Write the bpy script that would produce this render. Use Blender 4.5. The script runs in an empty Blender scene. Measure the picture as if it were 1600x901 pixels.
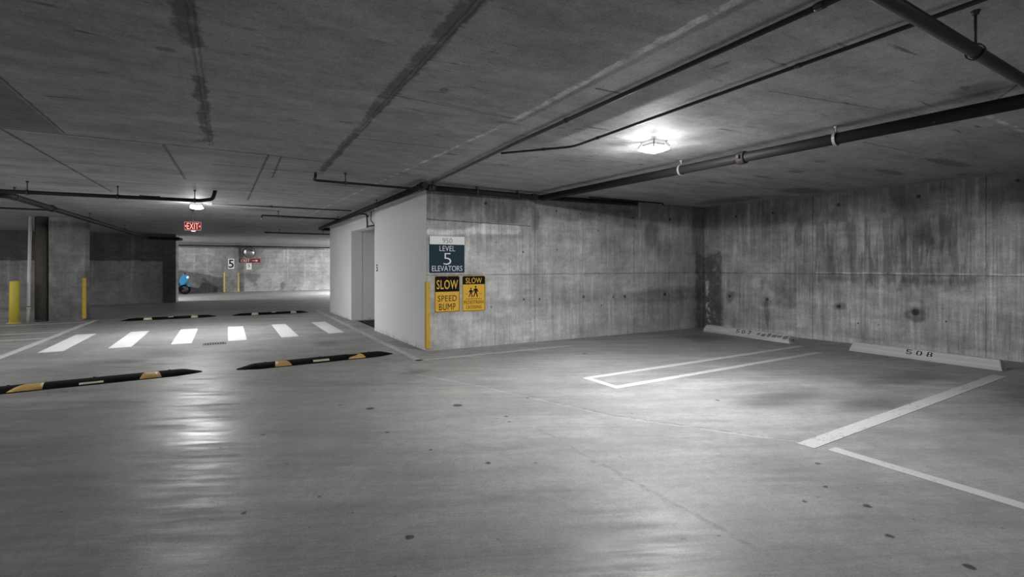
import bpy, bmesh, math, random
from mathutils import Vector, Matrix
random.seed(7)
C = bpy.context.scene.collection
scn = bpy.context.scene

# ------------------------------------------------------------------ camera, world, exposure
CAM_H = 1.385
cd = bpy.data.cameras.new('camera'); cam = bpy.data.objects.new('camera', cd); C.objects.link(cam)
cam.location = (0, 0, CAM_H); cam.rotation_euler = (math.radians(90), 0, math.radians(-29.7))
cd.sensor_width = 36; cd.lens = 790 / 1600 * 36; cd.shift_y = -36.5 / 1600
cd.clip_start = .05; cd.clip_end = 200
scn.camera = cam
scn.cycles.diffuse_bounces = 4; scn.cycles.max_bounces = 6; scn.cycles.sample_clamp_indirect = 8.0
w = bpy.data.worlds.new('world'); scn.world = w; w.use_nodes = True
w.node_tree.nodes['Background'].inputs[0].default_value = (.5, .5, .52, 1)
w.node_tree.nodes['Background'].inputs[1].default_value = 0.05
vs = scn.view_settings
vs.view_transform = 'Standard'; vs.look = 'None'; vs.gamma = 1; vs.use_curve_mapping = False
vs.exposure = 1.45
LENS = 330.0          # radiance of the lamp lenses
LAMPS_SEEN = [(4.0, 3.95, 1.45), (-.47, 11.9, 1.0)]
# unseen fixtures added for even brightness, outside the frame or behind walls
LAMPS_ADDED = [(2.6, -3.4, .6), (-5.6, 7.8, 1.25), (-9.5, 13.5, 1.9), (-4.6, 24.1, 5.5), (6.5, 26.0, 5.0), (-8.0, 19.0, .6)]


def zc(x, y):           # the slab falls slightly towards the far end
    return 2.67 - .0105 * (y - 7.7)


# ------------------------------------------------------------------ material helper
class NT:
    def __init__(s, name):
        s.mat = bpy.data.materials.new(name); s.mat.use_nodes = True
        s.t = s.mat.node_tree; s.b = s.t.nodes['Principled BSDF']
        s.tc = s.t.nodes.new('ShaderNodeTexCoord').outputs['Object']

    def put(s, inp, val):
        if hasattr(val, 'links') or isinstance(val, bpy.types.NodeSocket): s.t.links.new(val, inp)
        else: inp.default_value = val

    def m(s, op, a, b=0.0, c=0.0, clamp=False):
        n = s.t.nodes.new('ShaderNodeMath'); n.operation = op; n.use_clamp = clamp
        for i, q in enumerate((a, b, c)): s.put(n.inputs[i], q)
        return n.outputs[0]

    def v(s, op, a, b=(0, 0, 0)):
        n = s.t.nodes.new('ShaderNodeVectorMath'); n.operation = op
        s.put(n.inputs[0], a)
        if op == 'SCALE': s.put(n.inputs['Scale'], b)
        else: s.put(n.inputs[1], b)
        return n.outputs['Value'] if op in ('DOT_PRODUCT', 'LENGTH', 'DISTANCE') else n.outputs['Vector']

    def noise(s, vec, scale, detail=4, rough=.6, dist=0.0):
        n = s.t.nodes.new('ShaderNodeTexNoise'); s.put(n.inputs['Vector'], vec)
        n.inputs['Scale'].default_value = scale; n.inputs['Detail'].default_value = detail
        n.inputs['Roughness'].default_value = rough; n.inputs['Distortion'].default_value = dist
        return n.outputs['Fac']

    def noisev(s, vec, scale, detail=2):
        n = s.t.nodes.new('ShaderNodeTexNoise'); s.put(n.inputs['Vector'], vec)
        n.inputs['Scale'].default_value = scale; n.inputs['Detail'].default_value = detail
        return n.outputs['Color']

    def rng(s, x, lo, hi, a=0.0, b=1.0, smooth=True):
        n = s.t.nodes.new('ShaderNodeMapRange'); n.clamp = True
        n.interpolation_type = 'SMOOTHSTEP' if smooth else 'LINEAR'
        s.put(n.inputs[0], x)
        for i, q in enumerate((lo, hi, a, b)): s.put(n.inputs[i + 1], q)
        return n.outputs[0]

    def xyz(s, vec):
        n = s.t.nodes.new('ShaderNodeSeparateXYZ'); s.put(n.inputs[0], vec); return n.outputs

    def comb(s, x, y, z):
        n = s.t.nodes.new('ShaderNodeCombineXYZ')
        for i, q in enumerate((x, y, z)): s.put(n.inputs[i], q)
        return n.outputs[0]

    def wobble(s, p, scale, amp):
        c = s.v('SUBTRACT', s.noisev(p, scale, 3), (.5, .5, .5))
        return s.v('ADD', p, s.v('SCALE', c, amp))

    def seg(s, p, a, b):      # distance of p (flat) to the segment a-b
        a = Vector((a[0], a[1], 0)); ba = Vector((b[0], b[1], 0)) - a
        pa = s.v('SUBTRACT', p, tuple(a))
        h = s.m('MULTIPLY', s.v('DOT_PRODUCT', pa, tuple(ba)), 1 / ba.dot(ba), clamp=True)
        n = s.t.nodes.new('ShaderNodeVectorMath'); n.operation = 'SCALE'; n.inputs[0].default_value = tuple(ba)
        s.put(n.inputs['Scale'], h)
        return s.v('DISTANCE', pa, n.outputs['Vector'])

    def line(s, p, a, b, wd, soft=.5):     # 1 on the line, 0 off it
        return s.rng(s.seg(p, a, b), wd * (1 - soft), wd, 1, 0)

    def blob(s, p, c, r, soft=.4):
        q = s.v('DIVIDE', s.v('SUBTRACT', p, (c[0], c[1], 0)), (r[0], r[1], 1))
        return s.rng(s.v('LENGTH', q), 1 - soft, 1, 1, 0)

    def box(s, px, py, x0, x1, y0, y1, soft=.03):
        a = s.m('MULTIPLY', s.rng(px, x0, x0 + soft), s.rng(px, x1 - soft, x1, 1, 0))
        b = s.m('MULTIPLY', s.rng(py, y0, y0 + soft), s.rng(py, y1 - soft, y1, 1, 0))
        return s.m('MULTIPLY', a, b)

    def mx(s, ms):
        if not ms: return 0.0
        r = ms[0]
        for q in ms[1:]: r = s.m('MAXIMUM', r, q)
        return r

    def darken(s, val, mask, k):    # val * (1 - k*mask); negative k lightens
        return s.m('MULTIPLY', val, s.m('MULTIPLY_ADD', mask, -k, 1.0))

    def vary(s, val, n, k):
        return s.m('MULTIPLY', val, s.m('MULTIPLY_ADD', n, k, 1 - k / 2))

    def lerp(s, f, a, b):
        return s.m('ADD', s.m('MULTIPLY', a, s.m('SUBTRACT', 1.0, f)), s.m('MULTIPLY', b, f))

    def finish(s, val, tint=(1, 1, .985), rough=.8, spec=.3, bump=None, bstr=.3, bdist=.004):
        n = s.t.nodes.new('ShaderNodeCombineColor')
        for i in range(3): s.put(n.inputs[i], s.m('MULTIPLY', val, tint[i], clamp=True))
        s.t.links.new(n.outputs[0], s.b.inputs['Base Color'])
        s.put(s.b.inputs['Roughness'], rough)
        s.put(s.b.inputs['Specular IOR Level'], spec)
        if bump is not None:
            bn = s.t.nodes.new('ShaderNodeBump'); bn.inputs['Strength'].default_value = bstr
            bn.inputs['Distance'].default_value = bdist
            s.put(bn.inputs['Height'], bump); s.t.links.new(bn.outputs[0], s.b.inputs['Normal'])
        return s.mat


def simple(name, col, rough=.6, metal=0.0, spec=.5, grain=.12, gscale=25):
    n = NT(name)
    f = n.m('MULTIPLY_ADD', n.noise(n.tc, gscale, 4), grain, 1 - grain / 2)
    c = n.t.nodes.new('ShaderNodeCombineColor')
    for i in range(3): n.put(c.inputs[i], n.m('MULTIPLY', f, col[i], clamp=True))
    n.t.links.new(c.outputs[0], n.b.inputs['Base Color'])
    n.b.inputs['Roughness'].default_value = rough; n.b.inputs['Metallic'].default_value = metal
    n.b.inputs['Specular IOR Level'].default_value = spec
    return n.mat


def emit(name, col, strength, base=(.8, .8, .8)):
    n = NT(name)
    n.b.inputs['Base Color'].default_value = (*base, 1)
    n.b.inputs['Emission Color'].default_value = (*col, 1); n.b.inputs['Emission Strength'].default_value = strength
    return n.mat


# ---- concrete of the walls (local x along the wall, z up)
def wall_concrete(name, base=.30, joints=(), dots=(), stains=(), lights=(), streak=.45, hz=(1.22,), mott=.5, extra=None):
    n = NT(name); X, Y, Z = n.xyz(n.tc)
    p = n.comb(X, Z, 0.0)
    pw = n.wobble(p, 1.6, .22); pf = n.wobble(p, 9, .03)
    big = n.rng(n.noise(n.wobble(p, .8, .5), .75, 5, .62), .32, .68)
    v = n.m('MULTIPLY', n.m('MULTIPLY_ADD', big, mott, 1 - mott / 2), base)
    bd = n.noise(n.comb(n.m('MULTIPLY', X, .5), n.m('MULTIPLY', Z, 7.0), 11.0), 1.0, 4, .65)
    v = n.vary(v, n.rng(bd, .34, .66), .14)
    v = n.vary(v, n.rng(n.noise(p, 3.2, 6, .7), .3, .7), .34)
    # runs of different widths, stronger in some fields than in others
    fld = n.rng(n.noise(p, 1.1, 3), .36, .62, .15, 1)
    st = n.noise(n.comb(n.m('MULTIPLY', X, 24.0), n.m('MULTIPLY', Z, .7), 0.0), 1.0, 6, .72)
    v = n.vary(v, n.m('MULTIPLY_ADD', n.m('SUBTRACT', n.rng(st, .3, .72), .5), fld, .5), streak)
    st2 = n.noise(n.comb(n.m('MULTIPLY', X, 4.0), n.m('MULTIPLY', Z, .5), 7.0), 1.0, 5, .6)
    v = n.vary(v, n.rng(st2, .34, .66), streak * .38)
    run = n.noise(n.comb(n.m('MULTIPLY', X, 6.5), n.m('MULTIPLY', Z, .16), 3.0), 1.0, 3, .55)
    v = n.darken(v, n.m('MULTIPLY', n.rng(run, .58, .68), n.rng(n.noise(p, 1.3, 3), .42, .6)), -.38)
    v = n.vary(v, n.rng(n.noise(p, 55, 3, .75), .3, .7), .26)
    v = n.vary(v, n.rng(n.noise(p, 11, 5, .75), .3, .7), .22)
    for (x, y, rx, ry, k) in stains: v = n.darken(v, n.blob(pw, (x, y), (rx, ry), .45), k)
    for (x, y, rx, ry, k) in lights: v = n.darken(v, n.blob(pw, (x, y), (rx, ry), .35), -k)
    if extra: v = extra(n, v, X, Z, p, pw)
    js = [n.rng(n.m('ABSOLUTE', n.m('SUBTRACT', n.xyz(pf)[1], z)), .004, .013, 1, 0) for z in hz]
    js += [n.rng(n.m('ABSOLUTE', n.m('SUBTRACT', n.xyz(pf)[0], x)), .003, .011, 1, 0) for x in joints]
    jm = n.m('MULTIPLY', n.mx(js), n.rng(n.noise(p, 2.5, 3), .34, .55, .35, 1))
    v = n.darken(v, jm, .5)
    bump = n.m('SUBTRACT', n.noise(p, 14, 6, .65), n.m('MULTIPLY', jm, .6))
    if dots:
        dm = n.mx([n.blob(pf, (x, y), (r, r), .5) for (x, y, r) in dots])
        v = n.darken(v, dm, .72); bump = n.m('SUBTRACT', bump, dm)
    pits = n.m('MULTIPLY', n.rng(n.noise(p, 38, 2, .5), .70, .76), n.rng(n.noise(p, 2, 2), .45, .6))
    v = n.darken(v, pits, .6)
    return n.finish(v, rough=.85, spec=.2, bump=bump, bstr=.45, bdist=.008)


def white_paint():
    n = NT('white_wall_paint'); X, Y, Z = n.xyz(n.tc); p = n.comb(X, Z, 0.0)
    v = n.m('ADD', n.m('MULTIPLY', n.noise(p, 1.2, 4), .05), .82)
    v = n.darken(v, n.m('MULTIPLY', n.rng(Z, .0, .10, 1, 0), n.rng(n.noise(p, 9, 4), .4, .65)), .4)
    v = n.darken(v, n.rng(n.noise(p, 26, 3), .70, .76), .25)
    return n.finish(v, tint=(1, 1, 1), rough=.6, spec=.3, bump=n.noise(p, 60, 3), bstr=.12)


def ceiling_mat():
    n = NT('ceiling_concrete'); X, Y, Z = n.xyz(n.tc); p = n.comb(X, Y, 0.0)
    pw = n.wobble(p, 2.2, .10); pm = n.wobble(p, 5, .06); pf = n.wobble(p, 8, .025)
    v = n.m('ADD', n.m('MULTIPLY', n.noise(p, .35, 3), .12), .285)
    v = n.vary(v, n.rng(n.noise(n.comb(n.m('MULTIPLY', X, .8), n.m('MULTIPLY', Y, 2.6), 0.0), 1.1, 6, .66), .3, .7), .36)
    v = n.vary(v, n.rng(n.noise(p, 4.5, 6, .7), .3, .7), .22)
    v = n.vary(v, n.rng(n.noise(p, 60, 3, .8), .3, .7), .36)
    v = n.vary(v, n.rng(n.noise(p, 13, 5, .75), .3, .7), .20)
    # scuffs running across the slab
    sc = n.noise(n.comb(n.m('MULTIPLY', X, 1.5), n.m('MULTIPLY', Y, 9.0), 5.0), 1.6, 4, .6, .6)
    v = n.darken(v, n.m('MULTIPLY', n.rng(sc, .60, .68), n.rng(n.noise(p, 1.1, 2), .46, .60)), .6)
    # damp, smeared seams
    damp = n.mx([n.line(n.wobble(n.wobble(p, 4, .10), 18, .07), a, b, wd, .45) for (a, b, wd) in
                 (((-.19, 2.3), (-.17, 3.6), .075), ((-.16, 4.2), (-.14, 6.2), .055), ((1.10, 1.6), (1.12, 4.3), .075),
                  ((1.13, 4.3), (1.17, 7.3), .055), ((-.1, 7.5), (1.2, 7.5), .04))])
    v = n.darken(v, n.m('MULTIPLY', damp, n.rng(n.noise(p, 3, 4, .7), .28, .48)), .55)
    fins = n.mx([n.line(pf, a, b, .011, .5) for (a, b) in
                 (((-.20, 0), (-.13, 6.4)), ((-.165, 0), (-.10, 6.4)), ((1.09, 0), (1.17, 7.5)), ((1.125, 0), (1.20, 7.5)))])
    v = n.darken(v, fins, .3)
    chalk = n.mx([n.line(n.wobble(p, 7, .06), a, b, wd, .5) for (a, b, wd) in
                  (((2.25, 0.2), (2.31, 4.0), .045), ((2.31, 4.0), (2.03, 9.0), .03), ((2.03, 9.0), (1.74, 15.0), .03),
                   ((5.23, 1.86), (5.22, 1.2), .02), ((6.0, 1.84), (7.1, 1.88), .03))])
    v = n.darken(v, n.m('MULTIPLY', chalk, n.rng(n.noise(p, 5, 4, .7), .40, .58)), -.85)
    v = n.darken(v, n.mx([n.line(n.wobble(p, 5, .05), (2.33, 1.2), (2.36, 4.0), .05, .7), n.line(pm, (1.5, 3.86), (2.3, 3.95), .015)]), .35)
    cr = n.mx([n.line(pf, a, b, wd, .5) for (a, b, wd) in
               (((-4, 6.52), (.4, 6.58), .026), ((.4, 6.58), (1.2, 6.72), .022), ((-1.84, 6.56), (-1.66, 10.9), .022), ((-.56, 6.58), (-.49, 8.9), .022),
                ((-.49, 8.9), (.35, 8.92), .018), ((.62, 8.2), (.60, 6.6), .016), ((.46, 6.6), (.40, 11.0), .018),
                ((1.1, 3.88), (2.26, 3.97), .010), ((1.17, 5.33), (2.42, 5.28), .012), ((2.42, 5.28), (3.24, 4.66), .010),
                ((-3, 8.2), (-.5, 8.2), .014), ((-1.36, 4.0), (-1.36, 6.5), .014), ((-3, 9.6), (2.3, 9.8), .018), ((-3, 14.0), (2.5, 14.3), .016),
                ((3.65, 2.4), (5.0, 2.2), .008), ((5.0, 1.3), (5.9, 1.9), .010), ((6.05, 2.88), (7.1, 2.86), .010),
                ((-6, 13), (-3, 13), .012), ((2.45, 3.0), (2.75, 3.0), .02))])
    v = n.darken(v, cr, .62)
    # darker rectangle at the left
    v = n.darken(v, n.box(X, Y, -4.2, -1.37, 4.0, 6.53, .02), .45)
    st = n.mx([n.blob(pw, c, r, .5) for (c, r) in
               (((6.62, 3.67), (.16, .07)), ((7.04, 4.22), (.2, .1)), ((6.8, 5.36), (.3, .08)), ((7.0, 4.7), (.4, .05)), ((-.32, 3.77), (.07, .05)),
                ((2.2, 6.95), (.14, .08)), ((1.46, 3.58), (.05, .05)), ((8.3, 3.6), (.5, .1)), ((8.3, 2.9), (.7, .12)), ((8.9, 5.2), (.7, .35)),
                ((5.05, 1.6), (.25, .2)), ((8.8, 6.6), (.5, .9)), ((1.7, 8.4), (.5, .12)), ((.7, 12.6), (.5, .25)), ((1.6, 14.2), (.5, .3)), ((2.9, 2.25), (.03, .1)))])
    v = n.darken(v, st, .42)
    # far part of the slab is older and smoother
    col = n.finish(v, tint=(1, 1, .99), rough=.75, spec=.3,
                   bump=n.m('ADD', n.noise(p, 16, 6, .7), n.m('SUBTRACT', n.m('MULTIPLY', fins, 1.2), n.m('MULTIPLY', cr, .8))), bstr=.4, bdist=.008)
    return col


def floor_mat():
    n = NT('floor_concrete'); X, Y, Z = n.xyz(n.tc); p = n.comb(X, Y, 0.0)
    pw = n.wobble(p, 1.7, .35); pf = n.wobble(p, 10, .04)
    v = n.m('ADD', n.m('MULTIPLY', n.noise(p, .3, 3), .08), .222)
    v = n.vary(v, n.rng(n.noise(n.wobble(p, .7, .6), .8, 6, .62), .3, .7), .26)
    v = n.vary(v, n.rng(n.noise(p, 3.5, 6, .7), .3, .7), .16)
    v = n.vary(v, n.rng(n.noise(p, 70, 3, .8), .3, .7), .30)
    v = n.vary(v, n.rng(n.noise(p, 15, 5, .75), .3, .7), .20)
    # broom finish, running across the bay
    rot = n.comb(n.m('ADD', n.m('MULTIPLY', X, .90), n.m('MULTIPLY', Y, -.42)), n.m('ADD', n.m('MULTIPLY', X, .42), n.m('MULTIPLY', Y, .90)), 0.0)
    rx, ry, rz = n.xyz(rot)
    br = n.noise(n.comb(n.m('MULTIPLY', rx, 2.0), n.m('MULTIPLY', ry, 55.0), 0.0), 1.0, 4, .7)
    brm = n.rng(n.noise(p, .55, 2), .35, .65, .35, 1)
    v = n.vary(v, n.m('MULTIPLY_ADD', n.m('SUBTRACT', br, .5), brm, .5), .75)
    wide = n.noise(n.comb(n.m('MULTIPLY', rx, .5), n.m('MULTIPLY', ry, 3.5), 2.0), 1.0, 4, .6)
    v = n.vary(v, n.rng(wide, .3, .7), .22)
    # tyre arcs
    for (cx, cy, r) in ((4.6, .2, 3.4), (4.7, .1, 3.75), (4.9, 2.2, 3.2)):
        d = n.v('DISTANCE', p, (cx, cy, 0))
        ring = n.rng(n.m('ABSOLUTE', n.m('SUBTRACT', d, r)), .04, .11, 1, 0)
        tread = n.rng(n.m('SINE', n.m('MULTIPLY', d, 150.0)), -.3, .6, .5, 1)
        v = n.darken(v, n.m('MULTIPLY', n.m('MULTIPLY', ring, tread), n.m('MULTIPLY', n.rng(X, 4.6, 5.6), n.rng(n.noise(p, 1.2, 3), .4, .6))), -.26)
    # patches
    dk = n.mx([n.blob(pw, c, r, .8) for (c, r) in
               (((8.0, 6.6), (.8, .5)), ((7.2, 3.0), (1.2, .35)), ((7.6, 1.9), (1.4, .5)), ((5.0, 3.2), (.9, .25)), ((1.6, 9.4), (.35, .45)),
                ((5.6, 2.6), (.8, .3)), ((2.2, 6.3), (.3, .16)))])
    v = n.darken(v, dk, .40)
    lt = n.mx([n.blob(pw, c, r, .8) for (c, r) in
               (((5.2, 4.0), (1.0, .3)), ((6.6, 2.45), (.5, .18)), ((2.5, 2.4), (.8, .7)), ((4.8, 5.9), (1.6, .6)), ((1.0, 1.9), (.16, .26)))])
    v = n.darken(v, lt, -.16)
    # old pour joints
    jt = n.mx([n.line(n.wobble(p, 6, .06), a, b, .03, .8) for (a, b) in
               (((1.95, 6.6), (2.59, 5.1)), ((2.59, 5.1), (3.1, 3.56)), ((3.1, 3.56), (3.93, 2.3)))])
    v = n.darken(v, jt, -.30)
    jd = n.mx([n.line(n.wobble(p, 9, .08), a, b, .03, .6) for (a, b) in (((2.31, 3.6), (2.28, 2.8)), ((2.28, 2.8), (2.27, 1.5)), ((2.62, 5.1), (3.13, 3.56)), ((3.13, 3.56), (3.96, 2.3)))])
    v = n.darken(v, n.m('MULTIPLY', jd, n.rng(n.noise(p, 12, 4, .7), .40, .62)), .34)
    # oil drops
    oil = [(2.977, .976, .030), (2.96, 1.29, .027), (3.271, 1.775, .022), (3.218, 1.515, .030), (2.959, 1.726, .020), (3.604, 2.008, .024), (2.008, 4.606, .06),
           (1.228, 4.923, .05), (1.178, 4.154, .022), (1.61, 3.158, .026), (.823, 2.495, .028), (2.2, 3.9, .02), (2.25, 4.05, .025), (.28, 4.6, .03), (.1, 3.2, .02),
           (1.0, 5.2, .02), (2.75, 4.5, .02), (4.4, 3.46, .03), (.5, 3.2, .015), (1.9, 3.0, .016), (1.35, 3.6, .018), (4.9, 6.3, .04)]
    po = n.wobble(p, 28, .03)
    om = n.mx([n.blob(po, (x, y), (r, r), .45) for (x, y, r) in oil])
    v = n.darken(v, om, .8)
    spk = n.rng(n.noise(p, 17, 2, .5), .715, .745)
    v = n.darken(v, n.m('MULTIPLY', spk, n.rng(n.noise(p, 1.5, 2), .42, .55)), .55)
    # rough: trowelled lanes shine, tyre lanes do not
    r = n.rng(n.noise(n.comb(n.m('MULTIPLY', rx, .7), n.m('MULTIPLY', ry, 2.0), 9.0), 1.1, 5, .6), .3, .7, .31, .52)
    r = n.m('ADD', r, n.m('MULTIPLY', n.m('SUBTRACT', n.rng(n.noise(n.comb(n.m('MULTIPLY', rx, 1.3), n.m('MULTIPLY', ry, 11.0), 4.0), 1.0, 4, .65), .3, .7), .5), .22))
    r = n.m('ADD', r, n.m('MULTIPLY', n.noise(p, 50, 3), .08))
    # the driving lane is worn smoother than the stalls
    r = n.m('ADD', r, n.rng(n.xyz(pw)[0], -.2, 1.6, .0, .09))
    bump = n.m('ADD', n.m('MULTIPLY', br, .8), n.noise(p, 30, 4, .7))
    return n.finish(v, tint=(1, 1, .985), rough=r, spec=.42, bump=bump, bstr=.25, bdist=.004)


def line_paint(name, wear, val=.68, tint=(1, 1, 1)):
    n = NT(name); X, Y, Z = n.xyz(n.tc); p = n.comb(X, Y, 0.0)
    a = n.noise(n.comb(n.m('MULTIPLY', X, 1.0), n.m('MULTIPLY', Y, 1.6), 0.0), 16, 5, .75)
    b = n.noise(p, 1.3, 3)
    msk = n.rng(n.m('ADD', a, n.m('MULTIPLY', b, .35)), .50 + wear, .62 + wear)
    v = n.lerp(msk, .25, val)
    v = n.vary(v, n.noise(p, 70, 3), .15)
    return n.finish(v, tint=tint, rough=.6, spec=.35, bump=n.noise(p, 40, 4), bstr=.1)


# ------------------------------------------------------------------ mesh helpers
def box_bm(bm, x0, x1, y0, y1, z0, z1, bev=0.0, M=None):
    vs_ = [bm.verts.new((x, y, z)) for x in (x0, x1) for y in (y0, y1) for z in (z0, z1)]
    fs = [(0, 1, 3, 2), (4, 6, 7, 5), (0, 4, 5, 1), (2, 3, 7, 6), (0, 2, 6, 4), (1, 5, 7, 3)]
    faces = [bm.faces.new([vs_[i] for i in f]) for f in fs]
    allv = vs_
    if bev:
        es = list({e for f in faces for e in f.edges})
        r = bmesh.ops.bevel(bm, geom=es, offset=bev, segments=2, affect='EDGES', profile=.5)
        allv = list({v for f in r['faces'] for v in f.verts} | {v for v in vs_ if v.is_valid})
    if M is not None: bmesh.ops.transform(bm, matrix=M, verts=[v for v in allv if v.is_valid])
    return allv


def tube_bm(bm, pts, r, seg=14, caps=True):
    """a tube of radius r (or list of radii) through pts with mitred corners"""
    pts = [Vector(p) for p in pts]; n = len(pts)
    rs = r if isinstance(r, (list, tuple)) else [r] * n
    rings = []; up0 = None
    for i, p in enumerate(pts):
        if i == 0: d = (pts[1] - p).normalized()
        elif i == n - 1: d = (p - pts[i - 1]).normalized()
        else: d = ((p - pts[i - 1]).normalized() + (pts[i + 1] - p).normalized()).normalized()
        if up0 is None:
            up0 = Vector((0, 0, 1)) if abs(d.z) < .9 else Vector((1, 0, 0))
        u = (up0 - d * up0.dot(d))
        if u.length < 1e-4: u = Vector((1, 0, 0)) - d * d.x
        u.normalize(); up0 = u
        s = d.cross(u)
        k = 1.0
        if 0 < i < n - 1:
            c = d.dot((p - pts[i - 1]).normalized()); k = 1 / max(c, .5)
        rings.append([bm.verts.new(p + (u * math.cos(t) + s * math.sin(t)) * rs[i]) for t in [2 * math.pi * j / seg for j in range(seg)]])
    for a, b in zip(rings, rings[1:]):
        for j in range(seg):
            bm.faces.new((a[j], a[(j + 1) % seg], b[(j + 1) % seg], b[j])).smooth = True
    if caps:
        bm.faces.new(rings[0][::-1]); bm.faces.new(rings[-1])


def round_path(pts, rad, k=5):
    """replace the corners of a path by arcs"""
    pts = [Vector(p) for p in pts]; out = [pts[0]]
    for a, b, c in zip(pts, pts[1:], pts[2:]):
        d1 = (a - b); d2 = (c - b); r = min(rad, d1.length * .45, d2.length * .45)
        p0 = b + d1.normalized() * r; p1 = b + d2.normalized() * r
        for i in range(k + 1):
            t = i / k; out.append(p0 * (1 - t) ** 2 + b * 2 * t * (1 - t) + p1 * t ** 2)
    out.append(pts[-1]); return out


def lathe_bm(bm, prof, seg=24, M=None):
    rings = []; new = []
    for (r, z) in prof:
        if r < 1e-5: rings.append([bm.verts.new((0, 0, z))])
        else: rings.append([bm.verts.new((r * math.cos(2 * math.pi * j / seg), r * math.sin(2 * math.pi * j / seg), z)) for j in range(seg)])
        new += rings[-1]
    for a, b in zip(rings, rings[1:]):
        for j in range(seg):
            k = (j + 1) % seg
            if len(a) == 1 and len(b) == 1: continue
            if len(a) == 1: f = bm.faces.new((a[0], b[j], b[k]))
            elif len(b) == 1: f = bm.faces.new((a[j], b[0], a[k]))
            else: f = bm.faces.new((a[j], b[j], b[k], a[k]))
            f.smooth = True
    if M is not None: bmesh.ops.transform(bm, matrix=M, verts=new)


def prism_bm(bm, poly, depth, M=None):
    """extrude a flat polygon (list of (x, y)) by depth along +z"""
    a = [bm.verts.new((x, y, 0)) for x, y in poly]; b = [bm.verts.new((x, y, depth)) for x, y in poly]
    bm.faces.new(a[::-1]); bm.faces.new(b)
    for i in range(len(poly)):
        j = (i + 1) % len(poly); bm.faces.new((a[i], a[j], b[j], b[i]))
    if M is not None: bmesh.ops.transform(bm, matrix=M, verts=a + b)


def rrect(w, h, r, k=5):
    out = []
    for cx, cy, a0 in ((w / 2 - r, h / 2 - r, 0), (-w / 2 + r, h / 2 - r, 90), (-w / 2 + r, -h / 2 + r, 180), (w / 2 - r, -h / 2 + r, 270)):
        for i in range(k + 1):
            a = math.radians(a0 + 90 * i / k); out.append((cx + r * math.cos(a), cy + r * math.sin(a)))
    return out


OFF = {}


def obj(name, bm, mat, parent=None, kind=None, label=None):
    me = bpy.data.meshes.new(name)
    bmesh.ops.recalc_face_normals(bm, faces=bm.faces[:])
    off = Vector((0, 0, 0))
    if parent is not None:
        off = OFF.get(parent.name, Vector((0, 0, 0)))
        bmesh.ops.translate(bm, verts=bm.verts[:], vec=-off)
    bm.to_mesh(me); bm.free()
    o = bpy.data.objects.new(name, me); C.objects.link(o); me.materials.append(mat)
    if parent is not None: o.parent = parent; OFF[o.name] = off
    if kind: o['kind'] = kind
    if label: o['label'] = label
    return o


def thing(name, label, cat, loc, group=None, kind=None):
    o = bpy.data.objects.new(name, None); C.objects.link(o); o.location = loc
    o.empty_display_size = .1
    o['label'] = label; o['category'] = cat
    if group: o['group'] = group
    if kind: o['kind'] = kind
    OFF[o.name] = Vector(loc); return o


def B(): return bmesh.new()


def frame(o, right, up):
    """matrix of a local x/y plane with normal right x up"""
    r = Vector(right).normalized(); u = Vector(up).normalized(); nn = r.cross(u)
    return Matrix(((r.x, u.x, nn.x, o[0]), (r.y, u.y, nn.y, o[1]), (r.z, u.z, nn.z, o[2]), (0, 0, 0, 1)))


def text_bm(bm, s, wd, ht, M, depth=.002, bold=0.0, cx=0.0, cy=0.0, space=1.0):
    """built-in font, fitted to wd x ht, centred at (cx, cy) in the plane of M"""
    cu = bpy.data.curves.new('lettering', 'FONT'); cu.body = s; cu.resolution_u = 4; cu.offset = bold; cu.space_character = space
    t = bpy.data.objects.new('lettering', cu); C.objects.link(t)
    bpy.context.view_layer.update()
    me = bpy.data.meshes.new_from_object(t.evaluated_get(bpy.context.evaluated_depsgraph_get()))
    C.objects.unlink(t); bpy.data.objects.remove(t); bpy.data.curves.remove(cu)
    xs = [v.co.x for v in me.vertices]; ys = [v.co.y for v in me.vertices]
    x0, x1, y0, y1 = min(xs), max(xs), min(ys), max(ys)
    tmp = bmesh.new(); tmp.from_mesh(me); bpy.data.meshes.remove(me)
    for f in tmp.faces: f.smooth = False
    for v in tmp.verts:
        v.co.x = (v.co.x - (x0 + x1) / 2) / (x1 - x0) * wd + cx; v.co.y = (v.co.y - (y0 + y1) / 2) / (y1 - y0) * ht + cy; v.co.z = 0
    r = bmesh.ops.extrude_face_region(tmp, geom=tmp.faces[:])
    for e in r['geom']:
        if isinstance(e, bmesh.types.BMVert): e.co.z = depth
    for f in tmp.faces: f.smooth = False
    bmesh.ops.transform(tmp, matrix=M, verts=tmp.verts[:])
    m2 = bpy.data.meshes.new('t'); tmp.to_mesh(m2); tmp.free(); bm.from_mesh(m2); bpy.data.meshes.remove(m2)


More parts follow.
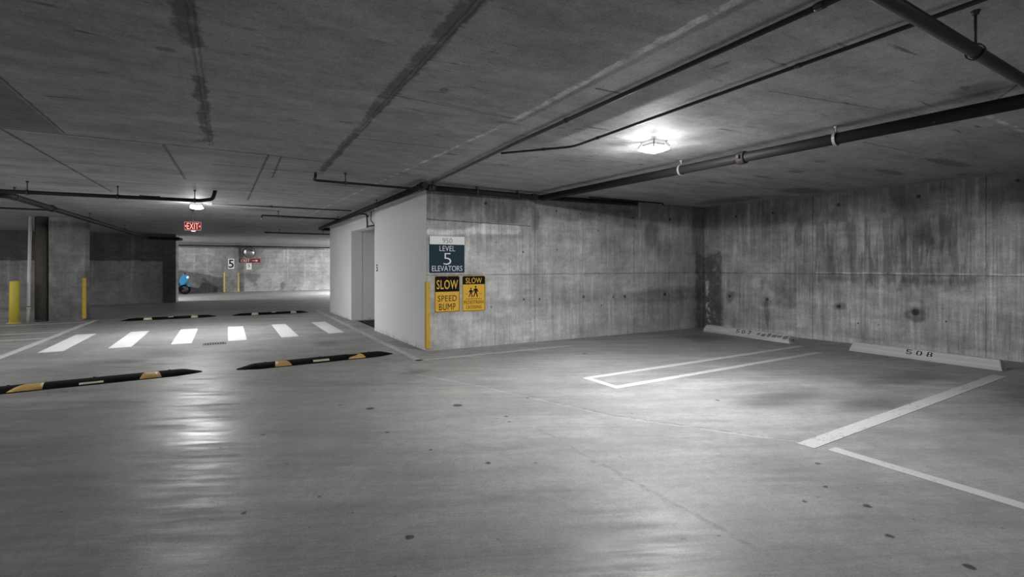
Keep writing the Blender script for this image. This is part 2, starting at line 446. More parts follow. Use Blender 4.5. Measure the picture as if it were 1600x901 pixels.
# ------------------------------------------------------------------ materials
M_FLOOR = floor_mat(); M_CEIL = ceiling_mat(); M_WHITE = white_paint()
dots_back = [(s - 2.84, z, r) for s, z, r in ((5.344, 2.378, .022), (3.89, 2.443, .04), (5.90, 2.36, .02), (6.35, 2.36, .022), (7.2, 2.35, .03), (8.25, 2.36, .04),
             (6.32, 2.056, .02), (4.63, 1.62, .025), (5.36, 1.67, .022), (4.65, .77, .03), (4.98, .77, .03), (5.97, .78, .04), (6.7, .76, .03), (7.0, .76, .045), (8.1, .77, .05),
             (3.1, 1.6, .012), (4.1, 1.78, .014), (4.0, .66, .02), (6.4, .6, .02))]
def back_extra(n, v, X, Z, p, pw):
    # dark damp band near the top that breaks into runs, and a tall dark corner
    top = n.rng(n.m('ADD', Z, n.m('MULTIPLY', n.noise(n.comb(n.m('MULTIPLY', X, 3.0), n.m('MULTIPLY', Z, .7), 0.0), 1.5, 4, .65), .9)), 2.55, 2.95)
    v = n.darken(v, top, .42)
    pr = n.wobble(n.wobble(p, 5, .16), 16, .05)
    c = n.m('MULTIPLY', n.rng(n.xyz(pr)[0], 6.12, 6.24), n.rng(n.m('ADD', Z, n.m('MULTIPLY', n.noise(p, 4, 4), .5)), 1.72, 1.95, 1, 0))
    c = n.m('MULTIPLY', c, n.rng(n.noise(p, 5, 5, .7), .30, .5, .45, 1))
    v = n.darken(v, c, .66)
    v = n.darken(v, n.m('MULTIPLY', n.rng(n.xyz(pw)[0], 6.0, 6.2), n.rng(Z, 1.5, 1.7)), .35)
    v = n.darken(v, n.line(n.wobble(p, 8, .02), (0, 2.125), (1.95, 2.085), .013), .55)
    v = n.darken(v, n.m('MULTIPLY', n.box(n.xyz(pw)[0], Z, -.2, 1.9, 2.08, 2.75, .05), n.rng(n.noise(p, 2.2, 5, .7), .35, .6, .3, 1)), .32)
    v = n.darken(v, n.m('MULTIPLY', n.rng(n.xyz(n.wobble(p, 9, .03))[0], 4.40, 4.46), n.rng(Z, .85, .98, 1, 0)), .18)
    # pale smear above the level sign
    sm = n.mx([n.line(n.wobble(p, 1.3, .10), (-.1, 1.90), (.72, 1.95), .07, .8), n.line(n.wobble(p, 1.3, .10), (.72, 1.95), (1.0, 2.02), .10, .7), n.line(n.wobble(p, 1.3, .1), (1.0, 2.02), (1.64, 2.02), .115, .45)])
    return n.darken(v, sm, -.65)
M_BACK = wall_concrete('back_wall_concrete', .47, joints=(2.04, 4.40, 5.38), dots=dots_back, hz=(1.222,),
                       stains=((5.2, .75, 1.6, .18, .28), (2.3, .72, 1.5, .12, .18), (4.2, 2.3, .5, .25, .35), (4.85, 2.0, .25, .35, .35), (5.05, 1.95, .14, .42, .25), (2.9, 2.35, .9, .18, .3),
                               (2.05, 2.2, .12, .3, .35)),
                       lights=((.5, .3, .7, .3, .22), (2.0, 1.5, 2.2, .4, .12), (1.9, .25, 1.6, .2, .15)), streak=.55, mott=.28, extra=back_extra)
def right_extra(n, v, X, Z, p, pw):
    pr = n.wobble(n.wobble(p, 5, .16), 16, .05)
    c = n.m('MULTIPLY', n.rng(n.xyz(pr)[0], .36, .48, 1, 0), n.rng(n.m('ADD', Z, n.m('MULTIPLY', n.noise(p, 4, 4), .5)), 1.78, 2.0, 1, 0))
    c = n.m('MULTIPLY', c, n.rng(n.noise(p, 5, 5, .7), .30, .5, .5, 1))
    v = n.darken(v, c, .68)
    v = n.darken(v, n.m('MULTIPLY', n.rng(n.xyz(pw)[0], .36, .42, 1, 0), n.rng(Z, 1.6, 1.8)), .30)
    # pale remains down the corner
    ch = n.m('MULTIPLY', n.box(n.xyz(pw)[0], Z, .02, .15, .1, 1.05, .04), n.rng(n.noise(n.comb(X, n.m('MULTIPLY', Z, 1.0), 4.0), 6, 2), .47, .53))
    v = n.darken(v, ch, -2.2)
    # ragged darker fields with a wall of runs
    q = n.noise(n.comb(n.m('MULTIPLY', X, 8.0), n.m('MULTIPLY', Z, .8), 1.0), 1.0, 5, .62)
    f = n.m('MULTIPLY', n.box(n.xyz(pw)[0], n.m('ADD', Z, n.m('MULTIPLY', q, .35)), 2.2, 4.6, 1.2, 2.45, .12), n.rng(q, .44, .54, .2, 1))
    v = n.darken(v, f, .45)
    g = n.m('MULTIPLY', n.box(n.xyz(pr)[0], n.xyz(pr)[1], 2.75, 4.55, .93, 1.22, .10), n.rng(n.noise(n.comb(n.m('MULTIPLY', X, 2.2), n.m('MULTIPLY', Z, .8), 2.0), 2.0, 5, .7), .38, .60))
    v = n.darken(v, g, .4)
    g2 = n.m('MULTIPLY', n.box(n.xyz(pr)[0], n.xyz(pr)[1], 1.2, 2.02, .5, 1.2, .12), n.rng(n.noise(p, 3, 4), .35, .6, .2, 1))
    v = n.darken(v, g2, .4)
    # lime along the pour joint and a paler foot
    v = n.darken(v, n.m('MULTIPLY', n.line(n.wobble(p, 7, .03), (2.3, 1.245), (6.5, 1.245), .022), n.rng(n.noise(p, 3, 3), .4, .55)), -.6)
    v = n.darken(v, n.rng(n.xyz(n.wobble(p, 4, .04))[1], .085, .105, 1, 0), -.16)
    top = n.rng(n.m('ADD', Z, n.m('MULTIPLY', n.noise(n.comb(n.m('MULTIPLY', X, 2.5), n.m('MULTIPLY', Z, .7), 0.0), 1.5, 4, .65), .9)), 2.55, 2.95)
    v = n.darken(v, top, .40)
    return v
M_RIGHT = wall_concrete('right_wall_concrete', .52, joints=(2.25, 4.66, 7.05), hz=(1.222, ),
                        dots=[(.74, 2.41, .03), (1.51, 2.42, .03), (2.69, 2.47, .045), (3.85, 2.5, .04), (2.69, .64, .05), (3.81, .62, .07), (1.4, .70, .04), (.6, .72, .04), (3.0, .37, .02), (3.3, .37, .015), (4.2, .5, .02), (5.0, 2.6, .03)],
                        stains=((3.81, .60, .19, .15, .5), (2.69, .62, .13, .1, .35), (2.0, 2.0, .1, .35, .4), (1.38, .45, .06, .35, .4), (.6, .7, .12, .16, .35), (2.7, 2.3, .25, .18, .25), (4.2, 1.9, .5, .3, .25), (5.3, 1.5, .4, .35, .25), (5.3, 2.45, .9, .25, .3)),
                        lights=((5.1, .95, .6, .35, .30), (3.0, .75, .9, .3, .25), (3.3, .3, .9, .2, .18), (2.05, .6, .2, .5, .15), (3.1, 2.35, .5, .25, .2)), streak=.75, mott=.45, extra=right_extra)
M_CONC = wall_concrete('grey_concrete', .25, streak=.35, hz=())
def far_extra(n, v, X, Z, p, pw):
    bl = n.m('MULTIPLY', n.rng(n.noise(p, .8, 3), .52, .6), n.rng(Z, .9, 1.0, 1, 0)); v = n.darken(v, bl, .45)
    v = n.darken(v, n.m('MULTIPLY', n.rng(n.xyz(pw)[0], 13.9, 14.1, 1, 0), n.rng(n.m('SUBTRACT', n.xyz(pw)[1], n.m('MULTIPLY', n.m('SUBTRACT', 14.0, X), .22)), .70, .76, 1, 0)), .5)
    br = n.t.nodes.new('ShaderNodeTexBrick'); n.put(br.inputs['Vector'], p); br.inputs['Scale'].default_value = 1.0
    br.inputs['Brick Width'].default_value = .42; br.inputs['Row Height'].default_value = .21; br.inputs['Mortar Size'].default_value = .008
    return n.darken(v, n.m('MULTIPLY', br.outputs['Fac'], n.rng(n.xyz(p)[1], 1.0, 1.02)), .12)
M_FAR = wall_concrete('far_wall_concrete', .36, joints=(14.0, 18.4), hz=(1.0, 2.27), streak=.2, extra=far_extra)
def dark_extra(n, v, X, Z, p, pw):
    k = n.rng(n.xyz(n.wobble(p, 2.5, .14))[1], 1.50, 1.56)
    k2 = n.m('MAXIMUM', k, n.rng(n.xyz(n.wobble(p, 3, .1))[0], 12.02, 12.1))
    k2 = n.m('MULTIPLY', k2, n.rng(X, 12.455, 12.47, 1, 0))
    v = n.darken(v, n.rng(X, 12.455, 12.47), -.5)  # end face coloured lighter, in place of the light falling on it
    return n.darken(v, k2, .62)
M_DARK = wall_concrete('dark_stained_concrete', .25, streak=.25, hz=(), extra=dark_extra)
def colm_extra(n, v, X, Z, p, pw):
    v = n.darken(v, n.m('MULTIPLY', n.rng(n.noise(p, 1.7, 3), .45, .6), n.box(X, Z, -.2, 1.2, .9, 1.6, .15)), -.35)
    return n.darken(v, n.rng(Z, .0, .5, 1, 0), .22)
M_COL = wall_concrete('column_concrete', .215, streak=.4, hz=(), extra=colm_extra)
M_LINE = line_paint('worn_white_line_paint', .0, .49)
M_FAINT = line_paint('faded_line_paint', .04, .42)
M_CROSS = line_paint('crosswalk_paint', -.10, .66)
M_BLACKPIPE = simple('black_steel_pipe', (.035, .034, .034), .45, .0, .5, .5, 30)
M_DKPIPE = simple('dark_sprinkler_pipe', (.016, .0155, .015), .6, .0, .25, .6, 18)
M_GREYPIPE = simple('grey_conduit', (.20, .20, .20), .4, .5, .5, .2)
M_COUP = simple('rusty_red_coupling', (.030, .021, .0205), .6, .0, .4, .5, 40)
M_STEEL = simple('galvanised_steel', (.36, .36, .36), .45, .5)
M_HANG = simple('dark_hanger_steel', (.05, .05, .05), .5, .3)
M_PVC = simple('white_plastic_pipe', (.72, .71, .69), .45)
M_BROWN = simple('brown_grey_pipe', (.10, .088, .078), .75, 0, .2, .5, 8)
M_YEL = simple('yellow_safety_paint', (.74, .62, .09), .5, 0, .4, .2, 12)
M_GUARD = simple('yellow_guard_rubber', (.62, .40, .05), .55, 0, .4, .25, 14)
M_GUARD2 = simple('pale_yellow_guard_rubber', (.60, .50, .14), .55, 0, .4, .25, 14)
M_RUB = simple('black_rubber', (.006, .006, .006), .9, 0, .1, .7, 90)
M_TAPE = simple('amber_reflective_patch', (.58, .36, .12), .5, 0, .4, .35, 40)
M_TAPE2 = simple('pale_reflective_patch', (.62, .56, .40), .5, 0, .4, .3, 40)
M_STOP = wall_concrete('wheel_stop_concrete', .66, streak=.15, hz=(), mott=.3)
M_NUM = simple('black_stencil_paint', (.010, .010, .010), .8, 0, .15)
M_SMEAR = simple('worn_black_smear', (.20, .20, .20), .8, 0, .3, 1.2, 30)
M_SIGNW = simple('white_sign_face', (.92, .92, .92), .4, 0, .5, .03)
M_SIGNB = simple('slate_blue_sign_face', (.022, .046, .066), .65, 0, .15, .12, 12)
M_SIGNY = simple('yellow_sign_face', (.78, .46, .045), .4, 0, .5, .04)
M_SIGNK = simple('black_sign_ink', (.008, .008, .008), .7, 0, .12, .05)
M_GREYTXT = simple('grey_sign_ink', (.10, .10, .10), .5)
M_RED = simple('red_sign_face', (.26, .022, .03), .45, 0, .5, .1)
M_HOUS = simple('painted_lamp_housing', (.45, .45, .45), .5)
M_LENS = emit('lamp_lens', (1, 1, 1.0), LENS)
M_RIM = emit('lamp_lens_rim', (1, 1, 1), LENS * .018)
M_EXITL = emit('exit_sign_lit_letters', (1, .42, .36), .20, (.26, .15, .14))
M_EXITL.node_tree.nodes['Principled BSDF'].inputs['Specular IOR Level'].default_value = .05
M_EXITB = simple('exit_sign_red_face', (.07, .006, .006), .95, 0, .05)
M_EXITF = simple('exit_sign_pale_frame', (.16, .075, .07), .9, 0, .1)
M_MIRROR = simple('mirror_dome', (.62, .62, .62), .06, 1.0, .5, .02)
M_MAT = NT('patterned_door_mat')
_n = M_MAT; _X, _Y, _Z = _n.xyz(_n.tc)
_w = _n.m('MULTIPLY', _n.m('SINE', _n.m('MULTIPLY', _X, 28.0)), _n.m('SINE', _n.m('MULTIPLY', _Y, 28.0)))
M_MAT = _n.finish(_n.lerp(_n.rng(_n.m('ABSOLUTE', _w), .45, .6), .012, .10), rough=.95, spec=.1)
M_BLUE = simple('dark_blue_plastic', (.015, .06, .17), .35)
M_CYAN = simple('bright_blue_plastic', (.02, .20, .38), .35)
M_GRATE = simple('drain_grate_iron', (.10, .10, .10), .6, .5)

# ------------------------------------------------------------------ the setting
XL, XR, Y0, YF = -14.0, 14.0, -7.0, 30.0
bm = B(); box_bm(bm, XL, XR, Y0, YF, -.25, 0)
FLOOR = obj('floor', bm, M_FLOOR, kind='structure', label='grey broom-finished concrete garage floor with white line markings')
bm = B()
vv = [bm.verts.new((x, y, zc(x, y) + dz)) for dz in (0, .3) for (x, y) in ((XL, Y0), (XR, Y0), (XR, YF), (XL, YF))]
for f in ((0, 1, 2, 3), (7, 6, 5, 4), (0, 4, 5, 1), (1, 5, 6, 2), (2, 6, 7, 3), (3, 7, 4, 0)): bm.faces.new([vv[i] for i in f])
obj('ceiling', bm, M_CEIL, kind='structure', label='stained grey concrete ceiling slab with formwork seams')


def wall(name, a, b, mat, thick=.3, z0=0.0, z1=None, label=None):
    """local x runs from a to b, thickness to the left of that; top follows the slab"""
    a = Vector((*a, 0)); b = Vector((*b, 0)); d = b - a; L = d.length; d.normalize()
    nrm = Vector((-d.y, d.x, 0))
    bm = B(); vs_ = []
    for s in (0, L):
        for t in (0, thick):
            q = a + d * s + nrm * t
            for z in (z0, (zc(q.x, q.y) if z1 is None else z1)):
                vs_.append(bm.verts.new((s, t, z)))
    for f in ((0, 1, 3, 2), (4, 6, 7, 5), (0, 4, 5, 1), (2, 3, 7, 6), (0, 2, 6, 4), (1, 5, 7, 3)): bm.faces.new([vs_[i] for i in f])
    o = obj(name, bm, mat, kind='structure', label=label)
    o.location = a; o.rotation_euler = (0, 0, math.atan2(d.y, d.x)); return o


PB = Vector((2.841, 7.745)); PR = Vector((9.32, 7.67)); dR = Vector((.1146, -.9934))
wall('wall_back', PB, PR + Vector((.0, 0)), M_BACK, .3, label='board-marked concrete wall carrying the three signs')
eR = PR + dR * 14.9
wall('wall_right', PR + dR * -.3, eR, M_RIGHT, .3, label='streaked concrete wall behind the wheel stops')
bpy.data.objects['wall_right'].data.transform(Matrix.Translation((-.3, 0, 0))); bpy.data.objects['wall_right'].location = (*PR, 0)
# white painted wall of the lift lobby, with a grey strip above it
TOP = lambda y: zc(0, y) - .065
wall('wall_lobby_near', (2.781, 10.76), (2.841, 7.76), M_WHITE, .28, 0, 2.60, label='white painted wall left of the signs')
wall('wall_lobby_far', (2.705, 15.5), (2.79, 13.06), M_WHITE, .28, 0, 2.535, label='white painted wall beyond the doorway')
wall('wall_lintel', (2.79, 13.06), (2.87, 10.76), M_WHITE, .22, 2.235, 2.56, label='white painted lintel over the doorway')
wall('trim_1', (2.787, 10.76), (2.847, 7.76), M_CONC, .28, 2.60, None, label='grey strip above white wall')
wall('trim_2', (2.711, 15.5), (2.796, 13.06), M_CONC, .28, 2.535, None, label='grey strip above far white wall')
wall('trim_3', (2.796, 13.06), (2.876, 10.76), M_CONC, .20, 2.56, None, label='grey strip above lintel')
wall('wall_recess_side', (3.08, 13.06), (4.6, 13.06), M_WHITE, .25, label='white side of the doorway recess')
wall('wall_recess_back', (4.6, 13.06), (4.6, 10.76), M_WHITE, .25)
wall('wall_recess_near', (4.6, 10.76), (3.07, 10.76), M_WHITE, .25)
wall('wall_block_end', (9.3, 15.5), (2.99, 15.5), M_CONC, .25)
wall('wall_block_right', (9.3, 7.98), (9.3, 15.5), M_CONC, .25)
wall('wall_far', (XL, YF), (XR, YF), M_FAR, .3, label='far concrete wall with exit sign and mirror')
wall('wall_left', (XL, Y0), (XL, YF), M_CONC, .3)
wall('wall_rear', (XR, Y0), (XL, Y0), M_CONC, .3)
wall('wall_side', (XR, YF), (XR, 7.9), M_CONC, .3)
wall('wall_partition', (XL, 22.4), (-1.52, 22.35), M_DARK, 1.0, label='dark stained concrete partition wall with pale lower band')
wall('wall_pilaster', (.017, 29.75), (.684, 29.75), M_CONC, .25, label='concrete pilaster on the far wall')
bm = B(); box_bm(bm, 2.862, 9.3, 7.715, 7.745, 0, .012)
bm.free()
# square concrete column
bm = B(); box_bm(bm, 0, .70, 0, .52, 0, zc(-3.4, 16.7), 0.0)
es = [e for e in bm.edges if abs(e.verts[0].co.z - e.verts[1].co.z) > 1 and e.verts[0].co.y < .1]
bmesh.ops.bevel(bm, geom=es, offset=.02, segments=1, affect='EDGES')
o = obj('concrete_column', bm, M_COL); o.location = (-3.745, 16.45, 0)
o['label'] = 'square grey concrete column standing right of the dark round pipe'; o['category'] = 'column'; o['kind'] = 'structure'

# ---- painted markings: parts of the floor
def strip(name, pts, mat, label=None, t=.0025):
    bm = B(); prism_bm(bm, pts, t); obj(name, bm, mat, FLOOR, label=label)
def stroke(name, a, b, wd, mat, label=None, t=.0025):
    a = Vector((*a, 0)); b = Vector((*b, 0)); d = (b - a).normalized(); s = Vector((-d.y, d.x, 0)) * wd / 2
    strip(name, [tuple((q)[:2]) for q in (a - s, b - s, b + s, a + s)], mat, label, t)
for k, q in enumerate([[(-2.555, 10.64), (-2.245, 10.64), (-2.235, 13.03), (-2.55, 13.03)], [(-1.67, 10.62), (-1.36, 10.62), (-1.355, 13.02), (-1.668, 13.02)],
          [(-.80, 10.6), (-.493, 10.6), (-.486, 13.0), (-.80, 13.0)], [(.07, 10.56), (.375, 10.56), (.383, 13.0), (.08, 13.0)],
          [(.962, 10.6), (1.272, 10.6), (1.265, 13.0), (.965, 13.0)], [(1.85, 10.72), (2.16, 10.76), (2.155, 13.05), (1.845, 13.05)]]):
    strip('crosswalk_stripe', q, M_CROSS, 'bright white crosswalk stripe')
stroke('parking_line', (3.87, 4.925), (8.6, 5.06), .10, M_LINE, 'white stall line', .003)
stroke('parking_line', (3.87, 4.39), (8.2, 4.55), .10, M_LINE, 'white stall line', .003)
stroke('parking_line', (3.87, 4.34), (3.87, 4.96), .09, M_LINE, 'short white end line joining two stall lines')
stroke('parking_line', (3.87, 2.25), (8.45, 2.475), .13, M_LINE, 'wide white stall line', .003)
stroke('parking_line', (3.985, 2.12), (4.0, .2), .105, M_LINE, 'white line running towards the camera')
stroke('parking_line', (2.47, 7.02), (2.485, 16.4), .11, M_FAINT, 'faded line along the white wall')
stroke('parking_line', (2.42, 7.06), (5.2, 7.07), .09, M_FAINT, 'faded line below the signs')
stroke('parking_line', (-2.93, 9.2), (-2.80, 16.3), .12, M_LINE, 'white line left of the crosswalk')
for y in (15.75, 13.72, 12.6): stroke('parking_line', (-7.5, y - .1), (-2.9, y + .06), .10, M_LINE, 'white stall line on the left', .003)
# drain
t = thing('floor_drain', 'small iron drain grate set in the floor in front of the crosswalk', 'drain', (-.14, 10.3, 0))
bm = B(); box_bm(bm, -.32, .04, 10.22, 10.25, 0, .006); box_bm(bm, -.32, .04, 10.42, 10.45, 0, .006); box_bm(bm, -.32, -.29, 10.25, 10.42, 0, .006); box_bm(bm, .01, .04, 10.25, 10.42, 0, .006)
obj('rim', bm, M_GRATE, t)
bm = B()
for k in range(8): box_bm(bm, -.285 + k * .038, -.265 + k * .038, 10.25, 10.42, .0, .005)
obj('grate', bm, M_NUM, t)

# ------------------------------------------------------------------ wheel stops
SEGD = {'5': [[(0, .58), (0, 1), (.66, 1), (.66, .86), (.17, .86), (.17, .58)], [(.04, .50), (.40, .62), (.66, .46), (.70, .30), (.54, .30), (.46, .44), (.36, .50), (.10, .40)],
              [(.70, .24), (.62, .06), (.36, 0), (.12, .03), (0, .16), (.0, .22), (.18, .22), (.24, .13), (.38, .12), (.50, .18), (.54, .24)]],
        '0': [[(.31, 0), (.31, .13), (.20, .2), (.17, .5), (.20, .8), (.31, .87), (.31, 1), (.08, .9), (0, .5), (.08, .1)],
              [(.39, 0), (.62, .1), (.70, .5), (.62, .9), (.39, 1), (.39, .87), (.50, .8), (.53, .5), (.50, .2), (.39, .13)]],
        '7': [[(0, 1), (.70, 1), (.70, .84), (0, .84)], [(.52, .80), (.70, .80), (.38, .0), (.20, .0)]],
        '8': [[(.31, 0), (.31, .12), (.18, .18), (.18, .36), (.31, .44), (.31, .56), (.2, .62), (.2, .80), (.31, .88), (.31, 1), (.1, .93), (.03, .72), (.12, .52), (.0, .28), (.08, .07)],
              [(.39, 0), (.62, .07), (.70, .28), (.58, .52), (.67, .72), (.60, .93), (.39, 1), (.39, .88), (.50, .80), (.50, .62), (.39, .56), (.39, .44), (.52, .36), (.52, .18), (.39, .12)]]}


def wheel_stop(a, b, num, num_s, label, smear=False):
    """a: far front corner, b: near front corner (driver's left to right as seen in the photo)"""
    a = Vector((*a, 0)); b = Vector((*b, 0)); d = (b - a); L = d.length; d.normalize(); back = Vector((-d.y, d.x, 0))
    t = thing('wheel_stop', label, 'wheel stop', tuple((a + b) / 2), 'concrete wheel stops along the right wall')
    prof = [(0, 0), (0, .055), (.055, .135), (.12, .135), (.17, .055), (.17, 0)]
    M = frame(a, d, (0, 0, 1))       # x along, y up, z = towards the camera side
    bm = B(); rings = []
    for s, k in ((0, 1), (.05, 1), (L - .05, 1), (L, 1)):
        e = .04 if s in (0, L) else 0
        rings.append([bm.verts.new(M @ Vector((s + (e * (z / .135) if s == 0 else (-e * (z / .135) if s == L else 0)), z, -w_))) for (w_, z) in prof])
    for r0, r1 in zip(rings, rings[1:]):
        for j in range(6): bm.faces.new((r0[j], r0[(j + 1) % 6], r1[(j + 1) % 6], r1[j]))
    bm.faces.new(rings[0]); bm.faces.new(rings[-1][::-1])
    bmesh.ops.recalc_face_normals(bm, faces=bm.faces[:])
    es = [e for e in bm.edges if e.verts[0].co.z > .04 and e.verts[1].co.z > .04 and e.calc_face_angle(0) > .3]
    bmesh.ops.bevel(bm, geom=es, offset=.008, segments=2, affect='EDGES')
    obj('block', bm, M_STOP, t)
    # plane of the sloped face
    sl = (Vector((0, .135, -.055)) - Vector((0, .055, 0))).normalized()
    up = (Vector((0, 0, 1)) * sl.y - (-back) * (-sl.z) * -1 * -1) if False else (Vector((0, 0, 1)) * sl.y + back * (-sl.z))
    o0 = a + d * num_s + Vector((0, 0, .062)) + back * .0048
    Mf = frame(o0, d, up)
    for k, ch in enumerate(num):
        bm = B()
        for poly in SEGD[ch]:
            prism_bm(bm, [(x * .105 + k * .125, y * .078) for x, y in poly], .003, Mf @ Matrix.Translation((0, 0, -.001)))
        obj('number', bm, M_NUM, t, label='black stencilled %s' % ch)
    if smear:
        rnd = random.Random(3); x = .45
        for k in range(8):
            bm = B(); w_ = rnd.uniform(.05, .10); y0 = rnd.uniform(-.005, .02); y1 = rnd.uniform(.06, .085)
            prism_bm(bm, [(x, y0), (x + w_, y0 + .01), (x + w_ + .02, y1), (x + .012, y1 - .012)], .002, Mf @ Matrix.Translation((0, 0, -.0005)))
            obj('smear', bm, M_SMEAR, t, label='worn dark paint smear'); x += w_ + rnd.uniform(.01, .045)
    # rebar pins
    for s in (.28, L - .28):
        bm = B(); q = a + d * s + back * .087
        lathe_bm(bm, [(0, .139), (.012, .139), (.012, .13), (.0, .13)], 10, Matrix.Translation(q)); obj('anchor_pin', bm, M_HANG, t)
    return t


wheel_stop((8.75, 7.24), (8.67, 5.32), '507', .80, 'white concrete wheel stop stencilled 507 near the dark wall corner', True)
wheel_stop((8.82, 4.42), (8.83, 2.56), '508', .78, 'white concrete wheel stop stencilled 508 beside the wide stall line')
t = thing('pipe_stub', 'tiny white pipe stub on the floor behind the 507 wheel stop', 'pipe', (9.12, 6.9, 0))
bm = B(); lathe_bm(bm, [(0, 0), (.02, 0), (.02, .12), (.013, .12), (.013, .08), (0, .08)], 14, Matrix.Translation((9.12, 6.9, 0))); obj('tube', bm, M_PVC, t)
bm = B(); lathe_bm(bm, [(.02, 0), (.035, 0), (.035, .006), (.02, .01)], 14, Matrix.Translation((9.12, 6.9, 0))); obj('collar', bm, M_PVC, t)

# ------------------------------------------------------------------ speed bumps
def speed_bump(a, b, label, patches, half=.16, H=.055):
    a = Vector((*a, 0)); b = Vector((*b, 0)); d = b - a; L = d.length; d.normalize(); n_ = Vector((-d.y, d.x, 0))
    t = thing('speed_bump', label, 'speed bump', tuple((a + b) / 2), 'black rubber speed bumps')
    def prof(w_): return H * (1 - abs(w_) ** 2.4)
    def pt(s, w_, lift=0.0):
        e = min(s, L - s); k = max(0.0, min(1.0, e / .26)); kw = .30 + .70 * k ** .8; kh = .10 + .90 * min(1, e / .20)
        return a + d * s + n_ * (w_ * half * kw) + Vector((0, 0, prof(w_) * kh + lift))
    ss = [0, .03, .07, .12, .17, .22, .27] + [.27 + (L - .54) * i / 14 for i in range(1, 14)] + [L - q for q in (.27, .22, .17, .12, .07, .03, 0)]
    ws = [-1, -.96, -.85, -.7, -.5, -.25, 0, .25, .5, .7, .85, .96, 1]
    bm = B(); g = [[bm.verts.new(pt(s, w_)) for w_ in ws] for s in ss]
    for r0, r1 in zip(g, g[1:]):
        for j in range(len(ws) - 1): bm.faces.new((r0[j], r0[j + 1], r1[j + 1], r1[j])).smooth = True
    bm.faces.new([r[0] for r in g] + [r[-1] for r in reversed(g)]); bm.faces.new(g[0]); bm.faces.new(g[-1][::-1])
    obj('rubber_body', bm, M_RUB, t)
    for rows, mt in patches:
        bm = B(); vr = []
        for (w_, s0, s1) in rows: vr.append([bm.verts.new(pt(s0 + (s1 - s0) * i / 4, w_, .0025)) for i in range(5)])
        for r0, r1 in zip(vr, vr[1:]):
            for j in range(4): bm.faces.new((r0[j], r0[j + 1], r1[j + 1], r1[j])).smooth = True
        r = bmesh.ops.extrude_face_region(bm, geom=bm.faces[:])
        for e in r['geom']:
            if isinstance(e, bmesh.types.BMVert): e.co.z -= .003
        obj('reflective_patch', bm, mt, t)
    for s in (.35, L / 2, L - .35):
        bm = B(); lathe_bm(bm, [(0, .006), (.014, .006), (.014, 0), (0, 0)], 10, Matrix.Translation(pt(s, .35)))
        obj('bolt', bm, M_HANG, t)


def trap(s0, s1, in0, in1):   # trapezoid climbing the near slope
    rows = []
    for i in range(7):
        k = i / 6; rows.append((-.93 + k * .93, s0 + in0 * k, s1 - in1 * k))
    return rows
def bar(s0, s1, wa=-.90, wb=-.74): return [(wa, s0, s1), ((wa + wb) / 2, s0, s1), (wb, s0, s1)]
def notch(s0, s1):
    return [(-.93, s0, s1), (-.75, s0 + .03, s1 - .01), (-.6, s0 + .12, s1 - .02), (-.4, s0 + .17, s1 - .035), (-.2, s0 + .19, s1 - .05), (-.05, s0 + .06, s1 - .06), (0, s0 + .03, s1 - .06)]
fr = lambda a, b, x: (x - a) / (b - a)
speed_bump((-2.42, 7.555), (-.245, 7.735), 'black rubber speed bump at the left edge, in front of the crosswalk',
           [(trap(.37, .66, .14, .0), M_TAPE), (bar(.97, 1.19), M_TAPE2), (trap(1.53, 1.75, .05, .04), M_TAPE)])
speed_bump((.15, 7.645), (2.295, 7.825), 'black rubber speed bump in front of the crosswalk, next to the white wall corner',
           [(trap(.445, .66, .03, .06), M_TAPE), (bar(.945, 1.165, -.86, -.62), M_TAPE2), (notch(1.43, 1.69), M_TAPE)])
for (xa, xb, ya, yb, lab) in ((-2.22, -.16, 15.72, 15.86, 'black rubber speed bump beyond the crosswalk, nearer the concrete column'), (.2, 2.16, 15.82, 15.93, 'black rubber speed bump beyond the crosswalk, nearer the white wall')):
    speed_bump((xa, ya), (xb, yb), lab, [(trap(.46, .64, .02, .02), M_TAPE2), (bar(.97, 1.09, -.5, -.1), M_TAPE2), (trap(1.47, 1.63, .02, .02), M_TAPE2)])

# ------------------------------------------------------------------ signs on the back wall
def sign_M(cx, cz, y=7.738): return frame((cx, y, cz), (1, -.0116, 0), (0, 0, 1))
# level sign  x 2.882..3.491, z 1.262..1.855
t = thing('level_sign', 'dark blue and white level 5 elevators sign on the concrete wall', 'sign', (3.187, 7.738, 1.262))
M = sign_M(3.187, 1.5585)
bm = B(); prism_bm(bm, rrect(.609, .593, .004, 2), .012, M); obj('sign_board', bm, M_SIGNB, t)
bm = B(); prism_bm(bm, [(-.3045, .164), (.3045, .164), (.3045, .2965), (-.3045, .2965)], .0145, M); obj('header_strip', bm, M_SIGNW, t, label='white strip across the top')
for s, wd, ht, cy, mt, bo in (('950', .17, .078, .226, M_GREYTXT, -.012), ('LEVEL', .27, .085, .098, M_SIGNW, -.008), ('5', .135, .19, -.072, M_SIGNW, -.014), ('ELEVATORS', .53, .088, -.228, M_SIGNW, -.006)):
    bm = B(); text_bm(bm, s, wd, ht, M @ Matrix.Translation((0, 0, .0145 if s == '950' else .012)), .002, bo, 0, cy); obj('lettering', bm, mt, t)


